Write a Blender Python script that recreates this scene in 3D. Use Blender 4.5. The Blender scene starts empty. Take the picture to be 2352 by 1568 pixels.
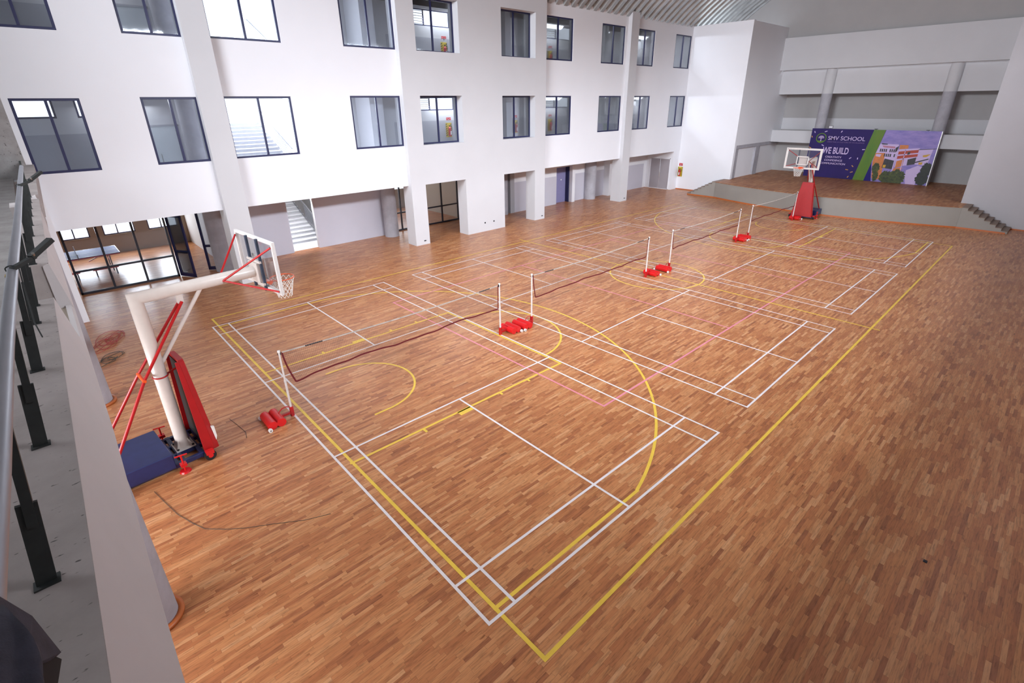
import bpy, math, random
from mathutils import Vector, Matrix
random.seed(7)
S = bpy.context.scene
COL = S.collection
PI = math.pi
# ------------------------------------------------------------------ camera
cd = bpy.data.cameras.new('camera'); cam = bpy.data.objects.new('camera', cd); COL.objects.link(cam)
cd.sensor_width = 36.0; cd.lens = 1152.569 / 2352 * 36
cd.shift_x = (1176 - 1183.027) / 2352; cd.shift_y = (740.669 - 784) / 2352
cd.clip_start = 0.02; cd.clip_end = 300
_y, _p, _r = 0.82233, 0.41246, -0.01153
fw = Vector((math.cos(_y)*math.cos(_p), math.sin(_y)*math.cos(_p), -math.sin(_p)))
rt = Vector((math.sin(_y), -math.cos(_y), 0)); up = rt.cross(fw)
r2 = rt*math.cos(_r) + up*math.sin(_r); u2 = -rt*math.sin(_r) + up*math.cos(_r)
cam.matrix_world = Matrix(((r2.x, u2.x, -fw.x, -2.9607), (r2.y, u2.y, -fw.y, -2.7197), (r2.z, u2.z, -fw.z, 6.2841), (0, 0, 0, 1)))
S.camera = cam
# ------------------------------------------------------------------ world and light
W = bpy.data.worlds.new('world'); S.world = W; W.use_nodes = True
bg = W.node_tree.nodes['Background']; bg.inputs[0].default_value = (0.86, 0.92, 1.0, 1); bg.inputs[1].default_value = 2.0
S.view_settings.view_transform = 'Standard'; S.view_settings.look = 'None'
S.view_settings.exposure = 0.40; S.view_settings.gamma = 1.0; S.view_settings.use_curve_mapping = False

def area(name, loc, target, sx, sy, power, col=(0.9, 0.94, 1.0), spread=PI):
    l = bpy.data.lights.new(name, 'AREA'); l.shape = 'RECTANGLE'; l.size = sx; l.size_y = sy
    l.energy = power; l.color = col; l.spread = spread
    o = bpy.data.objects.new(name, l); COL.objects.link(o); o.location = loc
    o.rotation_euler = (Vector(target) - Vector(loc)).to_track_quat('-Z', 'Y').to_euler(); return o
# daylight through the high strip windows of the right-hand wall
RW = [(2.2, 6.2), (7.0, 11.5), (12.5, 17.0), (18.0, 22.5), (23.5, 28.0)]
PW = [2350, 2000, 1850, 1750, 1800]
for (a, b), p in zip(RW, PW):
    area('daylight_and_fill', ((a+b)/2, -7.0, 12.2), ((a+b)/2, -5.0, 11.0), b-a+1.0, 3.4, p, (0.86, 0.91, 1.0), math.radians(120))
area('daylight_and_fill', (-9.25, 7.4, 12.9), (30, 13.0, 5.6), 10.0, 2.8, 1650, (0.86, 0.91, 1.0), math.radians(92))  # added fill from behind the camera, lifts stage and gable
area('daylight_and_fill', (-9.25, 7.5, 8.2), (6, 7.5, 1.0), 9.0, 3.0, 120, (0.90, 0.93, 1.0), math.radians(125))  # weaker added fill, also behind the camera
area('daylight_and_fill', (5.35, 27.4, 6.3), (5.35, 20.0, 5.2), 5.2, 7.0, 1500, (0.93, 0.96, 1.0), PI)
area('daylight_and_fill', (8.05, 24.6, 5.2), (2.6, 24.2, 3.2), 4.8, 8.4, 800, (0.93, 0.96, 1.0), PI)  # fill added in front of the solid side wall to brighten the stairwell
area('daylight_and_fill', (-1.2, 27.15, 1.45), (-1.2, 20.0, 0.4), 5.0, 0.9, 280, (0.92, 0.96, 1.0), PI)
area('daylight_and_fill', (13.0, 26.6, 2.1), (12.0, 20.0, 0.2), 5.0, 1.0, 50, (1.0, 0.96, 0.9), PI)
area('daylight_and_fill', (-9.25, 6.0, 2.2), (2, 7.0, -1.6), 12.0, 2.2, 400, (0.95, 0.95, 1.0), math.radians(105))  # fill added under the gallery to brighten the near floor
area('stair_fill', (5.65, 21.3, 3.0), (5.65, 23.6, 0.3), 1.1, 0.25, 190, (0.93, 0.96, 1.0), PI)  # added fill for the stair risers, no fitting here
for x_, z_ in ((0.0, 6.5), (14.0, 6.5), (22.0, 6.5), (0.0, 10.4), (14.0, 10.4), (22.0, 10.4), (26.5, 6.5), (26.5, 10.4), (31.0, 6.5), (31.0, 10.4)):
    area('corridor_fill', (x_, 20.7, z_), (x_, 19.4, z_-2), 2.0, 0.3, 26 if x_ < 1 else (70 if x_ < 16 else 190), (0.95, 0.97, 1.0), PI)  # fills added to lighten the view through the windows

# ------------------------------------------------------------------ materials
MATS = {}
class NT:
    def __init__(s, name):
        s.m = bpy.data.materials.new(name); s.m.use_nodes = True; s.t = s.m.node_tree
        s.b = s.t.nodes['Principled BSDF']; s.out = s.t.nodes['Material Output']; MATS[name] = s.m
    def n(s, typ, **kw):
        d = s.t.nodes.new(typ)
        for k, v in kw.items(): setattr(d, k, v)
        return d
    def l(s, a, b): s.t.links.new(a, b)
    def math(s, op, a, b=None, c=None):
        d = s.n('ShaderNodeMath', operation=op)
        for i, v in enumerate((a, b, c)):
            if v is None: continue
            if isinstance(v, (int, float)): d.inputs[i].default_value = v
            else: s.l(v, d.inputs[i])
        return d.outputs[0]
    def ramp(s, fac, stops, interp='LINEAR'):
        r = s.n('ShaderNodeValToRGB'); r.color_ramp.interpolation = interp
        e = r.color_ramp.elements
        while len(e) < len(stops): e.new(0.5)
        for el, (p, c) in zip(e, stops): el.position = p; el.color = (*c, 1)
        s.l(fac, r.inputs[0]); return r.outputs[0]
    def mix(s, f, a, b, typ='MIX'):
        d = s.n('ShaderNodeMixRGB', blend_type=typ)
        for i, v in enumerate((f, a, b)):
            if isinstance(v, (int, float)): d.inputs[i].default_value = v
            elif isinstance(v, tuple): d.inputs[i].default_value = (*v, 1)
            else: s.l(v, d.inputs[i])
        return d.outputs[0]
    def coord(s):
        return s.n('ShaderNodeTexCoord').outputs['Object']
    def noise(s, scale, detail=3, vec=None, rough=0.55):
        d = s.n('ShaderNodeTexNoise'); d.inputs['Scale'].default_value = scale; d.inputs['Detail'].default_value = detail
        d.inputs['Roughness'].default_value = rough
        s.l(vec if vec is not None else s.coord(), d.inputs['Vector']); return d.outputs[0]
    def bump(s, h, strength=0.2, dist=0.01):
        d = s.n('ShaderNodeBump'); d.inputs['Strength'].default_value = strength; d.inputs['Distance'].default_value = dist
        s.l(h, d.inputs['Height']); s.l(d.outputs[0], s.b.inputs['Normal'])

def plain(name, col, rough=0.5, metal=0.0, var=0.06, scale=8.0, bump=0.0, spec=0.5):
    k = NT(name); c = tuple(col)
    f = k.noise(scale, 4)
    lo = tuple(x*(1-var) for x in c); hi = tuple(min(1, x*(1+var)) for x in c)
    k.l(k.ramp(f, [(0.3, lo), (0.7, hi)]), k.b.inputs['Base Color'])
    k.b.inputs['Roughness'].default_value = rough; k.b.inputs['Metallic'].default_value = metal
    k.b.inputs['Specular IOR Level'].default_value = spec
    if bump: k.bump(k.noise(scale*12, 3), bump, 0.003)
    return k.m

plain('paint_white', (0.82, 0.82, 0.85), 0.75, var=0.012, scale=0.7)
plain('paint_pale', (0.60, 0.595, 0.61), 0.75, var=0.02, scale=0.7)
plain('paint_grey', (0.42, 0.42, 0.45), 0.7, var=0.03, scale=1.2)
plain('paint_lilac', (0.58, 0.57, 0.64), 0.7, var=0.02, scale=1.0)
plain('paint_apron', (0.30, 0.28, 0.25), 0.7, var=0.04, scale=0.9)
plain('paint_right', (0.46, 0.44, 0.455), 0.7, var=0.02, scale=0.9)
plain('paint_stage', (0.40, 0.385, 0.38), 0.7, var=0.03, scale=0.9)
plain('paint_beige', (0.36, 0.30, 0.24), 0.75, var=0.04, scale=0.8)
plain('skirting_orange', (0.50, 0.13, 0.03), 0.4, var=0.1, scale=3)
plain('frame_navy', (0.018, 0.020, 0.075), 0.35, var=0.1)
plain('frame_black', (0.010, 0.011, 0.02), 0.35, var=0.1)
plain('red_paint', (0.42, 0.008, 0.010), 0.30, var=0.06)
plain('red_bright', (0.60, 0.008, 0.010), 0.30, var=0.06)
plain('red_pad', (0.36, 0.004, 0.006), 0.42, var=0.05)
plain('orange_rim', (0.80, 0.10, 0.02), 0.35, var=0.04)
plain('cream_paint', (0.62, 0.55, 0.50), 0.28, var=0.03)
plain('post_white', (0.62, 0.58, 0.55), 0.35, var=0.05, scale=20)
plain('navy_paint', (0.018, 0.026, 0.10), 0.35, var=0.15, scale=5)
plain('black_rubber', (0.008, 0.008, 0.009), 0.6)
plain('upright_blue', (0.035, 0.05, 0.08), 0.4)
plain('steel', (0.45, 0.44, 0.42), 0.4, 0.8)
plain('white_plastic', (0.78, 0.77, 0.74), 0.4)
plain('net_white', (0.80, 0.78, 0.74), 0.7)
plain('net_maroon', (0.12, 0.004, 0.010), 0.7)
plain('net_brown', (0.10, 0.05, 0.03), 0.8)
plain('tape_grey', (0.42, 0.38, 0.34), 0.7, var=0.25, scale=6)
plain('line_white', (0.76, 0.70, 0.69), 0.38, var=0.05, scale=5, spec=0.4)
plain('line_yellow', (0.78, 0.52, 0.07), 0.38, var=0.08, scale=4, spec=0.4)
plain('line_pink', (0.72, 0.25, 0.31), 0.38, var=0.08, scale=4, spec=0.4)
plain('board_purple', (0.016, 0.004, 0.105), 0.7, var=0.12, scale=1.2)
plain('board_indigo', (0.010, 0.004, 0.16), 0.7, var=0.05)
plain('print_white', (0.62, 0.48, 0.78), 0.5, var=0.02)
plain('print_lilac', (0.20, 0.12, 0.32), 0.5, var=0.02)
plain('print_orange', (0.62, 0.20, 0.05), 0.5, var=0.15, scale=4)
plain('print_red', (0.45, 0.045, 0.015), 0.5, var=0.15, scale=4)
plain('print_pink', (0.50, 0.20, 0.30), 0.5, var=0.1)
plain('print_dark', (0.030, 0.028, 0.035), 0.5, var=0.4, scale=6)
plain('print_gold', (0.62, 0.30, 0.08), 0.5, var=0.3, scale=20)
plain('print_yellow', (0.60, 0.34, 0.02), 0.5, var=0.1)
plain('ext_yellow', (0.62, 0.47, 0.03), 0.5, var=0.08)
plain('ext_black', (0.015, 0.014, 0.01), 0.5)
plain('ext_red', (0.45, 0.01, 0.02), 0.35)
plain('sign_red', (0.55, 0.03, 0.04), 0.5)
plain('sign_white', (0.75, 0.75, 0.78), 0.5)
plain('tt_blue', (0.015, 0.05, 0.26), 0.65, var=0.05)
plain('door_grey', (0.36, 0.33, 0.35), 0.6, var=0.04, scale=1)
plain('door_white', (0.62, 0.66, 0.68), 0.5, var=0.02)
plain('door_violet', (0.24, 0.23, 0.42), 0.6, var=0.03)
plain('pipe_grey', (0.30, 0.30, 0.33), 0.38, 0.3, var=0.08, scale=3)
plain('bracket_dark', (0.022, 0.025, 0.024), 0.55, var=0.2, scale=20)
plain('strap_yellow', (0.5, 0.33, 0.02), 0.5)
plain('cloth_dark', (0.040, 0.038, 0.055), 0.9, var=0.25, scale=25, bump=0.4)
plain('cloth_black', (0.006, 0.006, 0.008), 0.9)
plain('cable_red', (0.40, 0.03, 0.03), 0.5)
plain('cable_dark', (0.05, 0.05, 0.04), 0.5)
plain('step_wood', (0.20, 0.13, 0.09), 0.5, var=0.12, scale=3)
plain('stair_grey', (0.40, 0.40, 0.42), 0.7, var=0.05)

def concrete(name, base, dark, speck=True, sc=1.0):
    k = NT(name)
    n1 = k.noise(2.2*sc, 6, rough=0.65)
    c = k.ramp(n1, [(0.28, dark), (0.72, base)])
    if speck:
        mp = k.n('ShaderNodeMapping'); mp.inputs['Scale'].default_value = (22*sc, 60*sc, 22*sc); k.l(k.coord(), mp.inputs[0])
        v = k.noise(1.0, 2, mp.outputs[0], 0.5)
        s_ = k.ramp(v, [(0.685, (0, 0, 0)), (0.73, (1, 1, 1))])
        c = k.mix(s_, c, tuple(x*0.32 for x in dark))
    k.l(c, k.b.inputs['Base Color']); k.b.inputs['Roughness'].default_value = 0.8
    k.bump(k.noise(40*sc, 5), 0.25, 0.004)
concrete('curb_concrete', (0.42, 0.365, 0.345), (0.28, 0.24, 0.225))
concrete('column_concrete', (0.46, 0.45, 0.49), (0.35, 0.34, 0.37), False)
concrete('rough_concrete', (0.40, 0.38, 0.37), (0.26, 0.24, 0.23))
concrete('plaster_band', (0.58, 0.53, 0.52), (0.53, 0.485, 0.475), False, 0.6)

def wood(name, tones, pw=0.058, pl=0.42, rough=0.26, gain=1.0, grain=1.0):
    k = NT(name); sep = k.n('ShaderNodeSeparateXYZ'); k.l(k.coord(), sep.inputs[0]); x, y = sep.outputs[0], sep.outputs[1]
    fy = k.math('DIVIDE', y, pw); row = k.math('FLOOR', fy)
    wr = k.n('ShaderNodeTexWhiteNoise', noise_dimensions='1D'); k.l(row, wr.inputs['W'])
    fx = k.math('ADD', k.math('DIVIDE', x, pl), k.math('MULTIPLY', wr.outputs[0], 7.31))
    colm = k.math('FLOOR', fx)
    cv = k.n('ShaderNodeCombineXYZ'); k.l(row, cv.inputs[0]); k.l(colm, cv.inputs[1])
    wn = k.n('ShaderNodeTexWhiteNoise', noise_dimensions='3D'); k.l(cv.outputs[0], wn.inputs['Vector'])
    c = k.ramp(wn.outputs[0], tones)
    # grain running along each strip, shifted per strip
    sh = k.math('MULTIPLY', wn.outputs[0], 37.0)
    gv = k.n('ShaderNodeCombineXYZ'); k.l(k.math('MULTIPLY', x, 5.0), gv.inputs[0]); k.l(k.math('MULTIPLY', y, 46.0), gv.inputs[1]); k.l(sh, gv.inputs[2])
    g = k.noise(1.0, 4, gv.outputs[0], 0.6)
    gc = k.ramp(g, [(0.30, (1-0.38*grain,)*3), (0.50, (1, 1, 1)), (0.75, (1+0.16*grain,)*3)])
    c = k.mix(1.0, c, gc, 'MULTIPLY')
    # dark knots and streaks
    kv = k.n('ShaderNodeCombineXYZ'); k.l(k.math('MULTIPLY', x, 3.2), kv.inputs[0]); k.l(k.math('MULTIPLY', y, 11.0), kv.inputs[1]); k.l(sh, kv.inputs[2])
    kn = k.ramp(k.noise(1.0, 3, kv.outputs[0], 0.6), [(0.66, (1, 1, 1)), (0.76, (0.55, 0.46, 0.42))])
    c = k.mix(1.0, c, kn, 'MULTIPLY')
    big = k.ramp(k.noise(0.35, 3), [(0.3, (0.92*gain, 0.90*gain, 0.90*gain)), (0.7, (1.06*gain, 1.06*gain, 1.06*gain))])
    c = k.mix(1.0, c, big, 'MULTIPLY')
    # seams
    ey = k.math('FRACT', fy); ex = k.math('FRACT', fx)
    sy = k.math('LESS_THAN', k.math('MINIMUM', ey, k.math('SUBTRACT', 1.0, ey)), 0.022)
    sx = k.math('LESS_THAN', k.math('MINIMUM', ex, k.math('SUBTRACT', 1.0, ex)), 0.0035)
    sm = k.math('MAXIMUM', sy, sx)
    c = k.mix(k.math('MULTIPLY', sm, 0.45), c, (0.10, 0.045, 0.02))
    k.l(c, k.b.inputs['Base Color'])
    rg = k.math('ADD', rough, k.math('MULTIPLY', k.noise(0.9, 4), 0.14)); k.l(rg, k.b.inputs['Roughness'])
    k.b.inputs['Specular IOR Level'].default_value = 0.5
    wv = k.n('ShaderNodeCombineXYZ'); k.l(k.math('MULTIPLY', x, 1.1), wv.inputs[0]); k.l(k.math('MULTIPLY', y, 9.0), wv.inputs[1])
    k.bump(k.noise(1.0, 2, wv.outputs[0]), 0.10, 0.012)
TEAK = [(0.0, (0.33, 0.118, 0.050)), (0.12, (0.425, 0.155, 0.060)), (0.40, (0.475, 0.186, 0.072)), (0.65, (0.53, 0.226, 0.090)), (0.88, (0.575, 0.265, 0.112)), (1.0, (0.615, 0.31, 0.145))]
wood('floor_wood', TEAK)
wood('stage_wood', [(a, tuple(v*0.86 for v in c)) for a, c in TEAK], 0.09, 0.6, 0.45, 0.9, 0.6)

def metal_roof():
    k = NT('roof_metal'); n1 = k.noise(1.6, 3)
    k.l(k.ramp(n1, [(0.3, (0.34, 0.36, 0.36)), (0.7, (0.46, 0.48, 0.48))]), k.b.inputs['Base Color'])
    k.b.inputs['Metallic'].default_value = 0.75; k.b.inputs['Roughness'].default_value = 0.42
metal_roof()
def glass(name, tint=(1, 1, 1), refl=1.0, haze=0.0, hazecol=(0.6, 0.62, 0.66)):
    k = NT(name); k.t.nodes.remove(k.b)
    tr = k.n('ShaderNodeBsdfTransparent'); tr.inputs[0].default_value = (*tint, 1)
    gl = k.n('ShaderNodeBsdfGlossy'); gl.inputs['Roughness'].default_value = 0.04
    df = k.n('ShaderNodeBsdfDiffuse'); 
    nz = k.noise(7.0, 3); k.l(k.ramp(nz, [(0.3, tuple(x*0.8 for x in hazecol)), (0.7, hazecol)]), df.inputs[0])
    fr = k.n('ShaderNodeFresnel'); fr.inputs[0].default_value = 1.45
    m1 = k.n('ShaderNodeMixShader'); m1.inputs[0].default_value = haze; k.l(tr.outputs[0], m1.inputs[1]); k.l(df.outputs[0], m1.inputs[2])
    m2 = k.n('ShaderNodeMixShader'); k.l(k.math('MULTIPLY', fr.outputs[0], refl), m2.inputs[0]); k.l(m1.outputs[0], m2.inputs[1]); k.l(gl.outputs[0], m2.inputs[2])
    k.l(m2.outputs[0], k.out.inputs[0])
glass('glass_clear', (0.90, 0.93, 0.97), 0.9, 0.05)
glass('glass_board', (0.98, 0.98, 0.985), 0.45, 0.03, (0.75, 0.72, 0.74))
def ramp_print(name, stops, sc=(1, 1, 1), nscale=1.0):
    k = NT(name); mp = k.n('ShaderNodeMapping'); mp.inputs['Scale'].default_value = sc; k.l(k.coord(), mp.inputs[0])
    k.l(k.ramp(k.noise(nscale, 5, mp.outputs[0], 0.6), stops), k.b.inputs['Base Color']); k.b.inputs['Roughness'].default_value = 0.5
ramp_print('print_sky', [(0.3, (0.18, 0.15, 0.48)), (0.6, (0.32, 0.24, 0.58)), (0.8, (0.42, 0.30, 0.60))], (1, 0.6, 2.5), 1.4)
ramp_print('print_green', [(0.3, (0.05, 0.17, 0.006)), (0.55, (0.10, 0.20, 0.004)), (0.75, (0.17, 0.20, 0.004))], (1, 0.5, 0.3), 1.0)
ramp_print('print_leaf', [(0.3, (0.008, 0.014, 0.004)), (0.55, (0.05, 0.07, 0.008)), (0.75, (0.14, 0.16, 0.02))], (1, 1, 1), 6.0)
ramp_print('print_leaf_dark', [(0.3, (0.003, 0.006, 0.005)), (0.6, (0.010, 0.018, 0.010)), (0.8, (0.04, 0.05, 0.02))], (1, 1, 1), 5.0)
M = MATS

# ------------------------------------------------------------------ mesh helpers
class MB:
    def __init__(s): s.v = []; s.f = []; s.sm = []
    def add(s, vs, fs, smooth=False):
        b = len(s.v); s.v += [tuple(p) for p in vs]
        for f in fs: s.f.append([b+i for i in f]); s.sm.append(smooth)
    def box(s, x0, x1, y0, y1, z0, z1, bev=0.0):
        x0, x1 = sorted((x0, x1)); y0, y1 = sorted((y0, y1)); z0, z1 = sorted((z0, z1))
        if bev <= 0 or min(x1-x0, y1-y0, z1-z0) < 2.2*bev:
            s.add([(x0,y0,z0),(x1,y0,z0),(x1,y1,z0),(x0,y1,z0),(x0,y0,z1),(x1,y0,z1),(x1,y1,z1),(x0,y1,z1)],
                  [(3,2,1,0),(4,5,6,7),(0,1,5,4),(1,2,6,5),(2,3,7,6),(3,0,4,7)])
        else:   # chamfered top and bottom rims plus upright edges
            b = bev
            def ring(ix, z): 
                return [(x0+ix,y0,z),(x1-ix,y0,z),(x1,y0+ix,z),(x1,y1-ix,z),(x1-ix,y1,z),(x0+ix,y1,z),(x0,y1-ix,z),(x0,y0+ix,z)]
            def inner(z):
                return [(x0+b,y0+b,z),(x1-b,y0+b,z),(x1-b,y0+b,z),(x1-b,y1-b,z),(x1-b,y1-b,z),(x0+b,y1-b,z),(x0+b,y1-b,z),(x0+b,y0+b,z)]
            vs = ring(b, z0+b) + ring(b, z1-b) + [(x0+b,y0+b,z1),(x1-b,y0+b,z1),(x1-b,y1-b,z1),(x0+b,y1-b,z1),(x0+b,y0+b,z0),(x1-b,y0+b,z0),(x1-b,y1-b,z0),(x0+b,y1-b,z0)]
            fs = [(i, (i+1) % 8, 8+(i+1) % 8, 8+i) for i in range(8)]
            fs += [(16,17,18,19),(23,22,21,20)]
            fs += [(8,9,17,16),(9,10,17),(10,11,18,17),(11,12,18),(12,13,19,18),(13,14,19),(14,15,16,19),(15,8,16)]
            fs += [(1,0,20,21),(2,1,21),(3,2,21,22),(4,3,22),(5,4,22,23),(6,5,23),(7,6,23,20),(0,7,20)]
            s.add(vs, fs)
        return s
    def cyl(s, p0, p1, r0, r1=None, n=16, caps=True):
        r1 = r0 if r1 is None else r1
        p0 = Vector(p0); p1 = Vector(p1); d = (p1-p0).normalized()
        a = d.orthogonal().normalized(); b = d.cross(a)
        vs = []
        for p, r in ((p0, r0), (p1, r1)):
            for i in range(n):
                t = 2*PI*i/n; vs.append(p + (a*math.cos(t) + b*math.sin(t))*r)
        s.add(vs, [(i, (i+1) % n, n+(i+1) % n, n+i) for i in range(n)], True)
        if caps:
            s.add(vs[:n], [tuple(reversed(range(n)))]); s.add(vs[n:], [tuple(range(n))])
        return s
    def tube(s, pts, r, n=8, closed=False, sx=1.0):
        pts = [Vector(p) for p in pts]; m = len(pts); prev = None; vs = []
        for i, p in enumerate(pts):
            if closed: d = (pts[(i+1) % m] - pts[i-1]).normalized()
            else: d = (pts[min(i+1, m-1)] - pts[max(i-1, 0)]).normalized()
            if prev is None: a = d.orthogonal().normalized()
            else: a = (prev - d*prev.dot(d)); a = a.normalized() if a.length > 1e-6 else d.orthogonal().normalized()
            prev = a; b = d.cross(a)
            for j in range(n):
                t = 2*PI*j/n; vs.append(p + (a*math.cos(t) + b*math.sin(t))*r)
        fs = []
        for i in range(m if closed else m-1):
            for j in range(n):
                k = (i+1) % m; fs.append((i*n+j, i*n+(j+1) % n, k*n+(j+1) % n, k*n+j))
        s.add(vs, fs, True)
        if not closed: s.add(vs[:n], [tuple(reversed(range(n)))]); s.add(vs[-n:], [tuple(range(n))])
        return s
    def bar(s, p0, p1, w, h, up=(0, 0, 1)):
        p0 = Vector(p0); p1 = Vector(p1); d = (p1-p0).normalized(); u = Vector(up); u = (u - d*u.dot(d))
        if u.length < 1e-4: u = Vector((1, 0, 0)) - d*d.x
        u.normalize(); r = d.cross(u)
        vs = [p + r*(w/2*a) + u*(h/2*b) for p in (p0, p1) for a, b in ((-1, -1), (1, -1), (1, 1), (-1, 1))]
        s.add(vs, [(3,2,1,0),(4,5,6,7),(0,1,5,4),(1,2,6,5),(2,3,7,6),(3,0,4,7)]); return s
    def prism(s, poly, axis, a, b):     # poly in the two other axes (cyclic order kept)
        n = len(poly)
        def P(u, v, w): return {'x': (w, u, v), 'y': (u, w, v), 'z': (u, v, w)}[axis]
        vs = [P(u, v, a) for u, v in poly] + [P(u, v, b) for u, v in poly]
        s.add(vs, [tuple(reversed(range(n))), tuple(range(n, 2*n))] + [(i, (i+1) % n, n+(i+1) % n, n+i) for i in range(n)]); return s
    def disc_ring(s, c, r0, r1, z0, z1, n=40):
        vs = []
        for r, z in ((r0, z0), (r1, z0), (r1, z1), (r0, z1)):
            for i in range(n): t = 2*PI*i/n; vs.append((c[0]+r*math.cos(t), c[1]+r*math.sin(t), z))
        s.add(vs, [(k*n+i, k*n+(i+1) % n, ((k+1) % 4)*n+(i+1) % n, ((k+1) % 4)*n+i) for k in range(4) for i in range(n)], True); return s
    def build(s, name, mat, parent=None, loc=None, rotz=0.0):
        me = bpy.data.meshes.new(name); me.from_pydata(s.v, [], s.f); me.materials.append(M[mat] if isinstance(mat, str) else mat)
        me.validate()
        for p, q in zip(me.polygons, s.sm): p.use_smooth = q
        import bmesh
        if name.endswith('court_lines'): pass
        bm = bmesh.new(); bm.from_mesh(me); bmesh.ops.recalc_face_normals(bm, faces=bm.faces); bm.to_mesh(me); bm.free()
        o = bpy.data.objects.new(name, me); COL.objects.link(o)
        if parent is not None: o.parent = parent
        if loc is not None: o.location = loc
        o.rotation_euler[2] = rotz
        return o
def tag(o, label=None, cat=None, group=None, kind=None):
    if label: o['label'] = label
    if cat: o['category'] = cat
    if group: o['group'] = group
    if kind: o['kind'] = kind
    return o
def thing(name, label, cat, loc=(0, 0, 0), rotz=0.0, group=None, kind=None):
    o = bpy.data.objects.new(name, None); COL.objects.link(o); o.empty_display_size = 0.1
    o.location = loc; o.rotation_euler[2] = rotz
    return tag(o, label, cat, group, kind)
def struct(name, mb, mat, label=None, cat=None, parent=None):
    o = mb.build(name, mat, parent); 
    if parent is None: tag(o, label, cat, kind='structure')
    return o
def dup(root, loc, rotz, label, group=None):
    r = root.copy(); COL.objects.link(r); r.location = loc; r.rotation_euler[2] = rotz; r['label'] = label
    if group: r['group'] = group
    for ch in list(root.children):
        c = ch.copy(); COL.objects.link(c); c.parent = r
        for g in ch.children:
            d = g.copy(); COL.objects.link(d); d.parent = c
    return r
def grid_wall(axis, c0, c1, us, zs, solid, mb=None):
    """wall slab between c0 and c1 on the given axis; solid(u, z) says whether a cell is filled"""
    mb = mb or MB(); us = sorted(set(us)); zs = sorted(set(zs)); nu, nz = len(us)-1, len(zs)-1
    F = [[solid((us[i]+us[i+1])/2, (zs[j]+zs[j+1])/2) for j in range(nz)] for i in range(nu)]
    def P(c, u, z): return (u, c, z) if axis == 'y' else (c, u, z)
    g = lambda i, j: 0 <= i < nu and 0 <= j < nz and F[i][j]
    for i in range(nu):
        for j in range(nz):
            if not F[i][j]: continue
            a, b, z0, z1 = us[i], us[i+1], zs[j], zs[j+1]
            q = lambda *p: mb.add(p, [(0, 1, 2, 3)])
            q(P(c0,a,z0), P(c0,b,z0), P(c0,b,z1), P(c0,a,z1)); q(P(c1,a,z0), P(c1,a,z1), P(c1,b,z1), P(c1,b,z0))
            if not g(i-1, j): q(P(c0,a,z0), P(c0,a,z1), P(c1,a,z1), P(c1,a,z0))
            if not g(i+1, j): q(P(c0,b,z0), P(c1,b,z0), P(c1,b,z1), P(c0,b,z1))
            if not g(i, j-1): q(P(c0,a,z0), P(c1,a,z0), P(c1,b,z0), P(c0,b,z0))
            if not g(i, j+1): q(P(c0,a,z1), P(c0,b,z1), P(c1,b,z1), P(c1,a,z1))
    return mb
def holes_wall(axis, c0, c1, u0, u1, z0, z1, holes, mb=None):
    us = [u0, u1] + [h[k] for h in holes for k in (0, 1)]; zs = [z0, z1] + [h[k] for h in holes for k in (2, 3)]
    us = [u for u in us if u0 <= u <= u1]; zs = [z for z in zs if z0 <= z <= z1]
    return grid_wall(axis, c0, c1, us, zs, lambda u, z: not any(h[0] < u < h[1] and h[2] < z < h[3] for h in holes), mb)

YF, YR = 17.84, 18.09          # pillar face and panel face of the long window wall
ZS, ZA, ZB, ZC, ZD, ZT = 2.81, 4.56, 6.62, 8.38, 10.43, 11.18
H = 1.08                       # stage height
XW = 33.7                      # stage opening wall
# ------------------------------------------------------------------ floor and lines
fl = struct('floor', MB().box(-9, 42, -6, 28, -0.25, 0), 'floor_wood', 'glossy teak strip parquet floor of the sports hall marked with court lines', 'floor')
ZC_ = [0]
def ribbon(mb, a, b, w, z, ext=True):
    ZC_[0] += 1; z = z + (ZC_[0] % 14)*0.00012
    a = Vector((a[0], a[1])); b = Vector((b[0], b[1])); d = (b-a).normalized(); n = Vector((-d.y, d.x))*w/2
    if ext: a = a - d*w/2; b = b + d*w/2
    q = [a-n, b-n, b+n, a+n]
    mb.add([(p.x, p.y, z) for p in q], [(0,1,2,3)])
def arc(mb, c, r, a0, a1, w, z, n=48):
    p = [(c[0]+r*math.cos(a0+(a1-a0)*i/n), c[1]+r*math.sin(a0+(a1-a0)*i/n)) for i in range(n+1)]
    vs = []
    for i in range(n+1):
        t = a0+(a1-a0)*i/n
        for rr in (r-w/2, r+w/2): vs.append((c[0]+rr*math.cos(t), c[1]+rr*math.sin(t), z))
    mb.add(vs, [(2*i, 2*i+1, 2*i+3, 2*i+2) for i in range(n)])
BAD = [([-0.202, 1.006, 0.005, -0.002], [0.818, -0.017, 0.993, 0.002]), ([7.284, 0.990, -0.011, 0.002], [0.723, 0.006, 1.005, 0.0]),
       ([14.891, 0.957, 0.001, 0.002], [0.772, 0.001, 0.999, -0.001]), ([21.968, 0.919, 0.018, 0.001], [0.774, 0.006, 0.986, -0.002])]
for cx, cy in BAD:
    T = lambda u, v: (cx[0]+cx[1]*u+cx[2]*v+cx[3]*u*v, cy[0]+cy[1]*u+cy[2]*v+cy[3]*u*v)
    mb = MB()
    def L(u0, v0, u1, v1):
        ribbon(mb, T(u0, v0), T(u1, v1), 0.045, 0.004)
    for u in (0, 0.46, 5.64, 6.1): L(u, 0, u, 13.4)
    for v in (0, 0.76, 4.72, 8.68, 12.64, 13.4): L(0, v, 6.1, v)
    L(3.05, 0, 3.05, 4.72); L(3.05, 8.68, 3.05, 13.4)
    mb.build('badminton_court_lines', 'line_white', fl)
mb = MB(); w = 0.058; z = 0.003
A, B_, C_, D_ = (0.0, -0.006), (0.033, 14.86), (27.81, 14.665), (27.29, 0.049)
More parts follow.
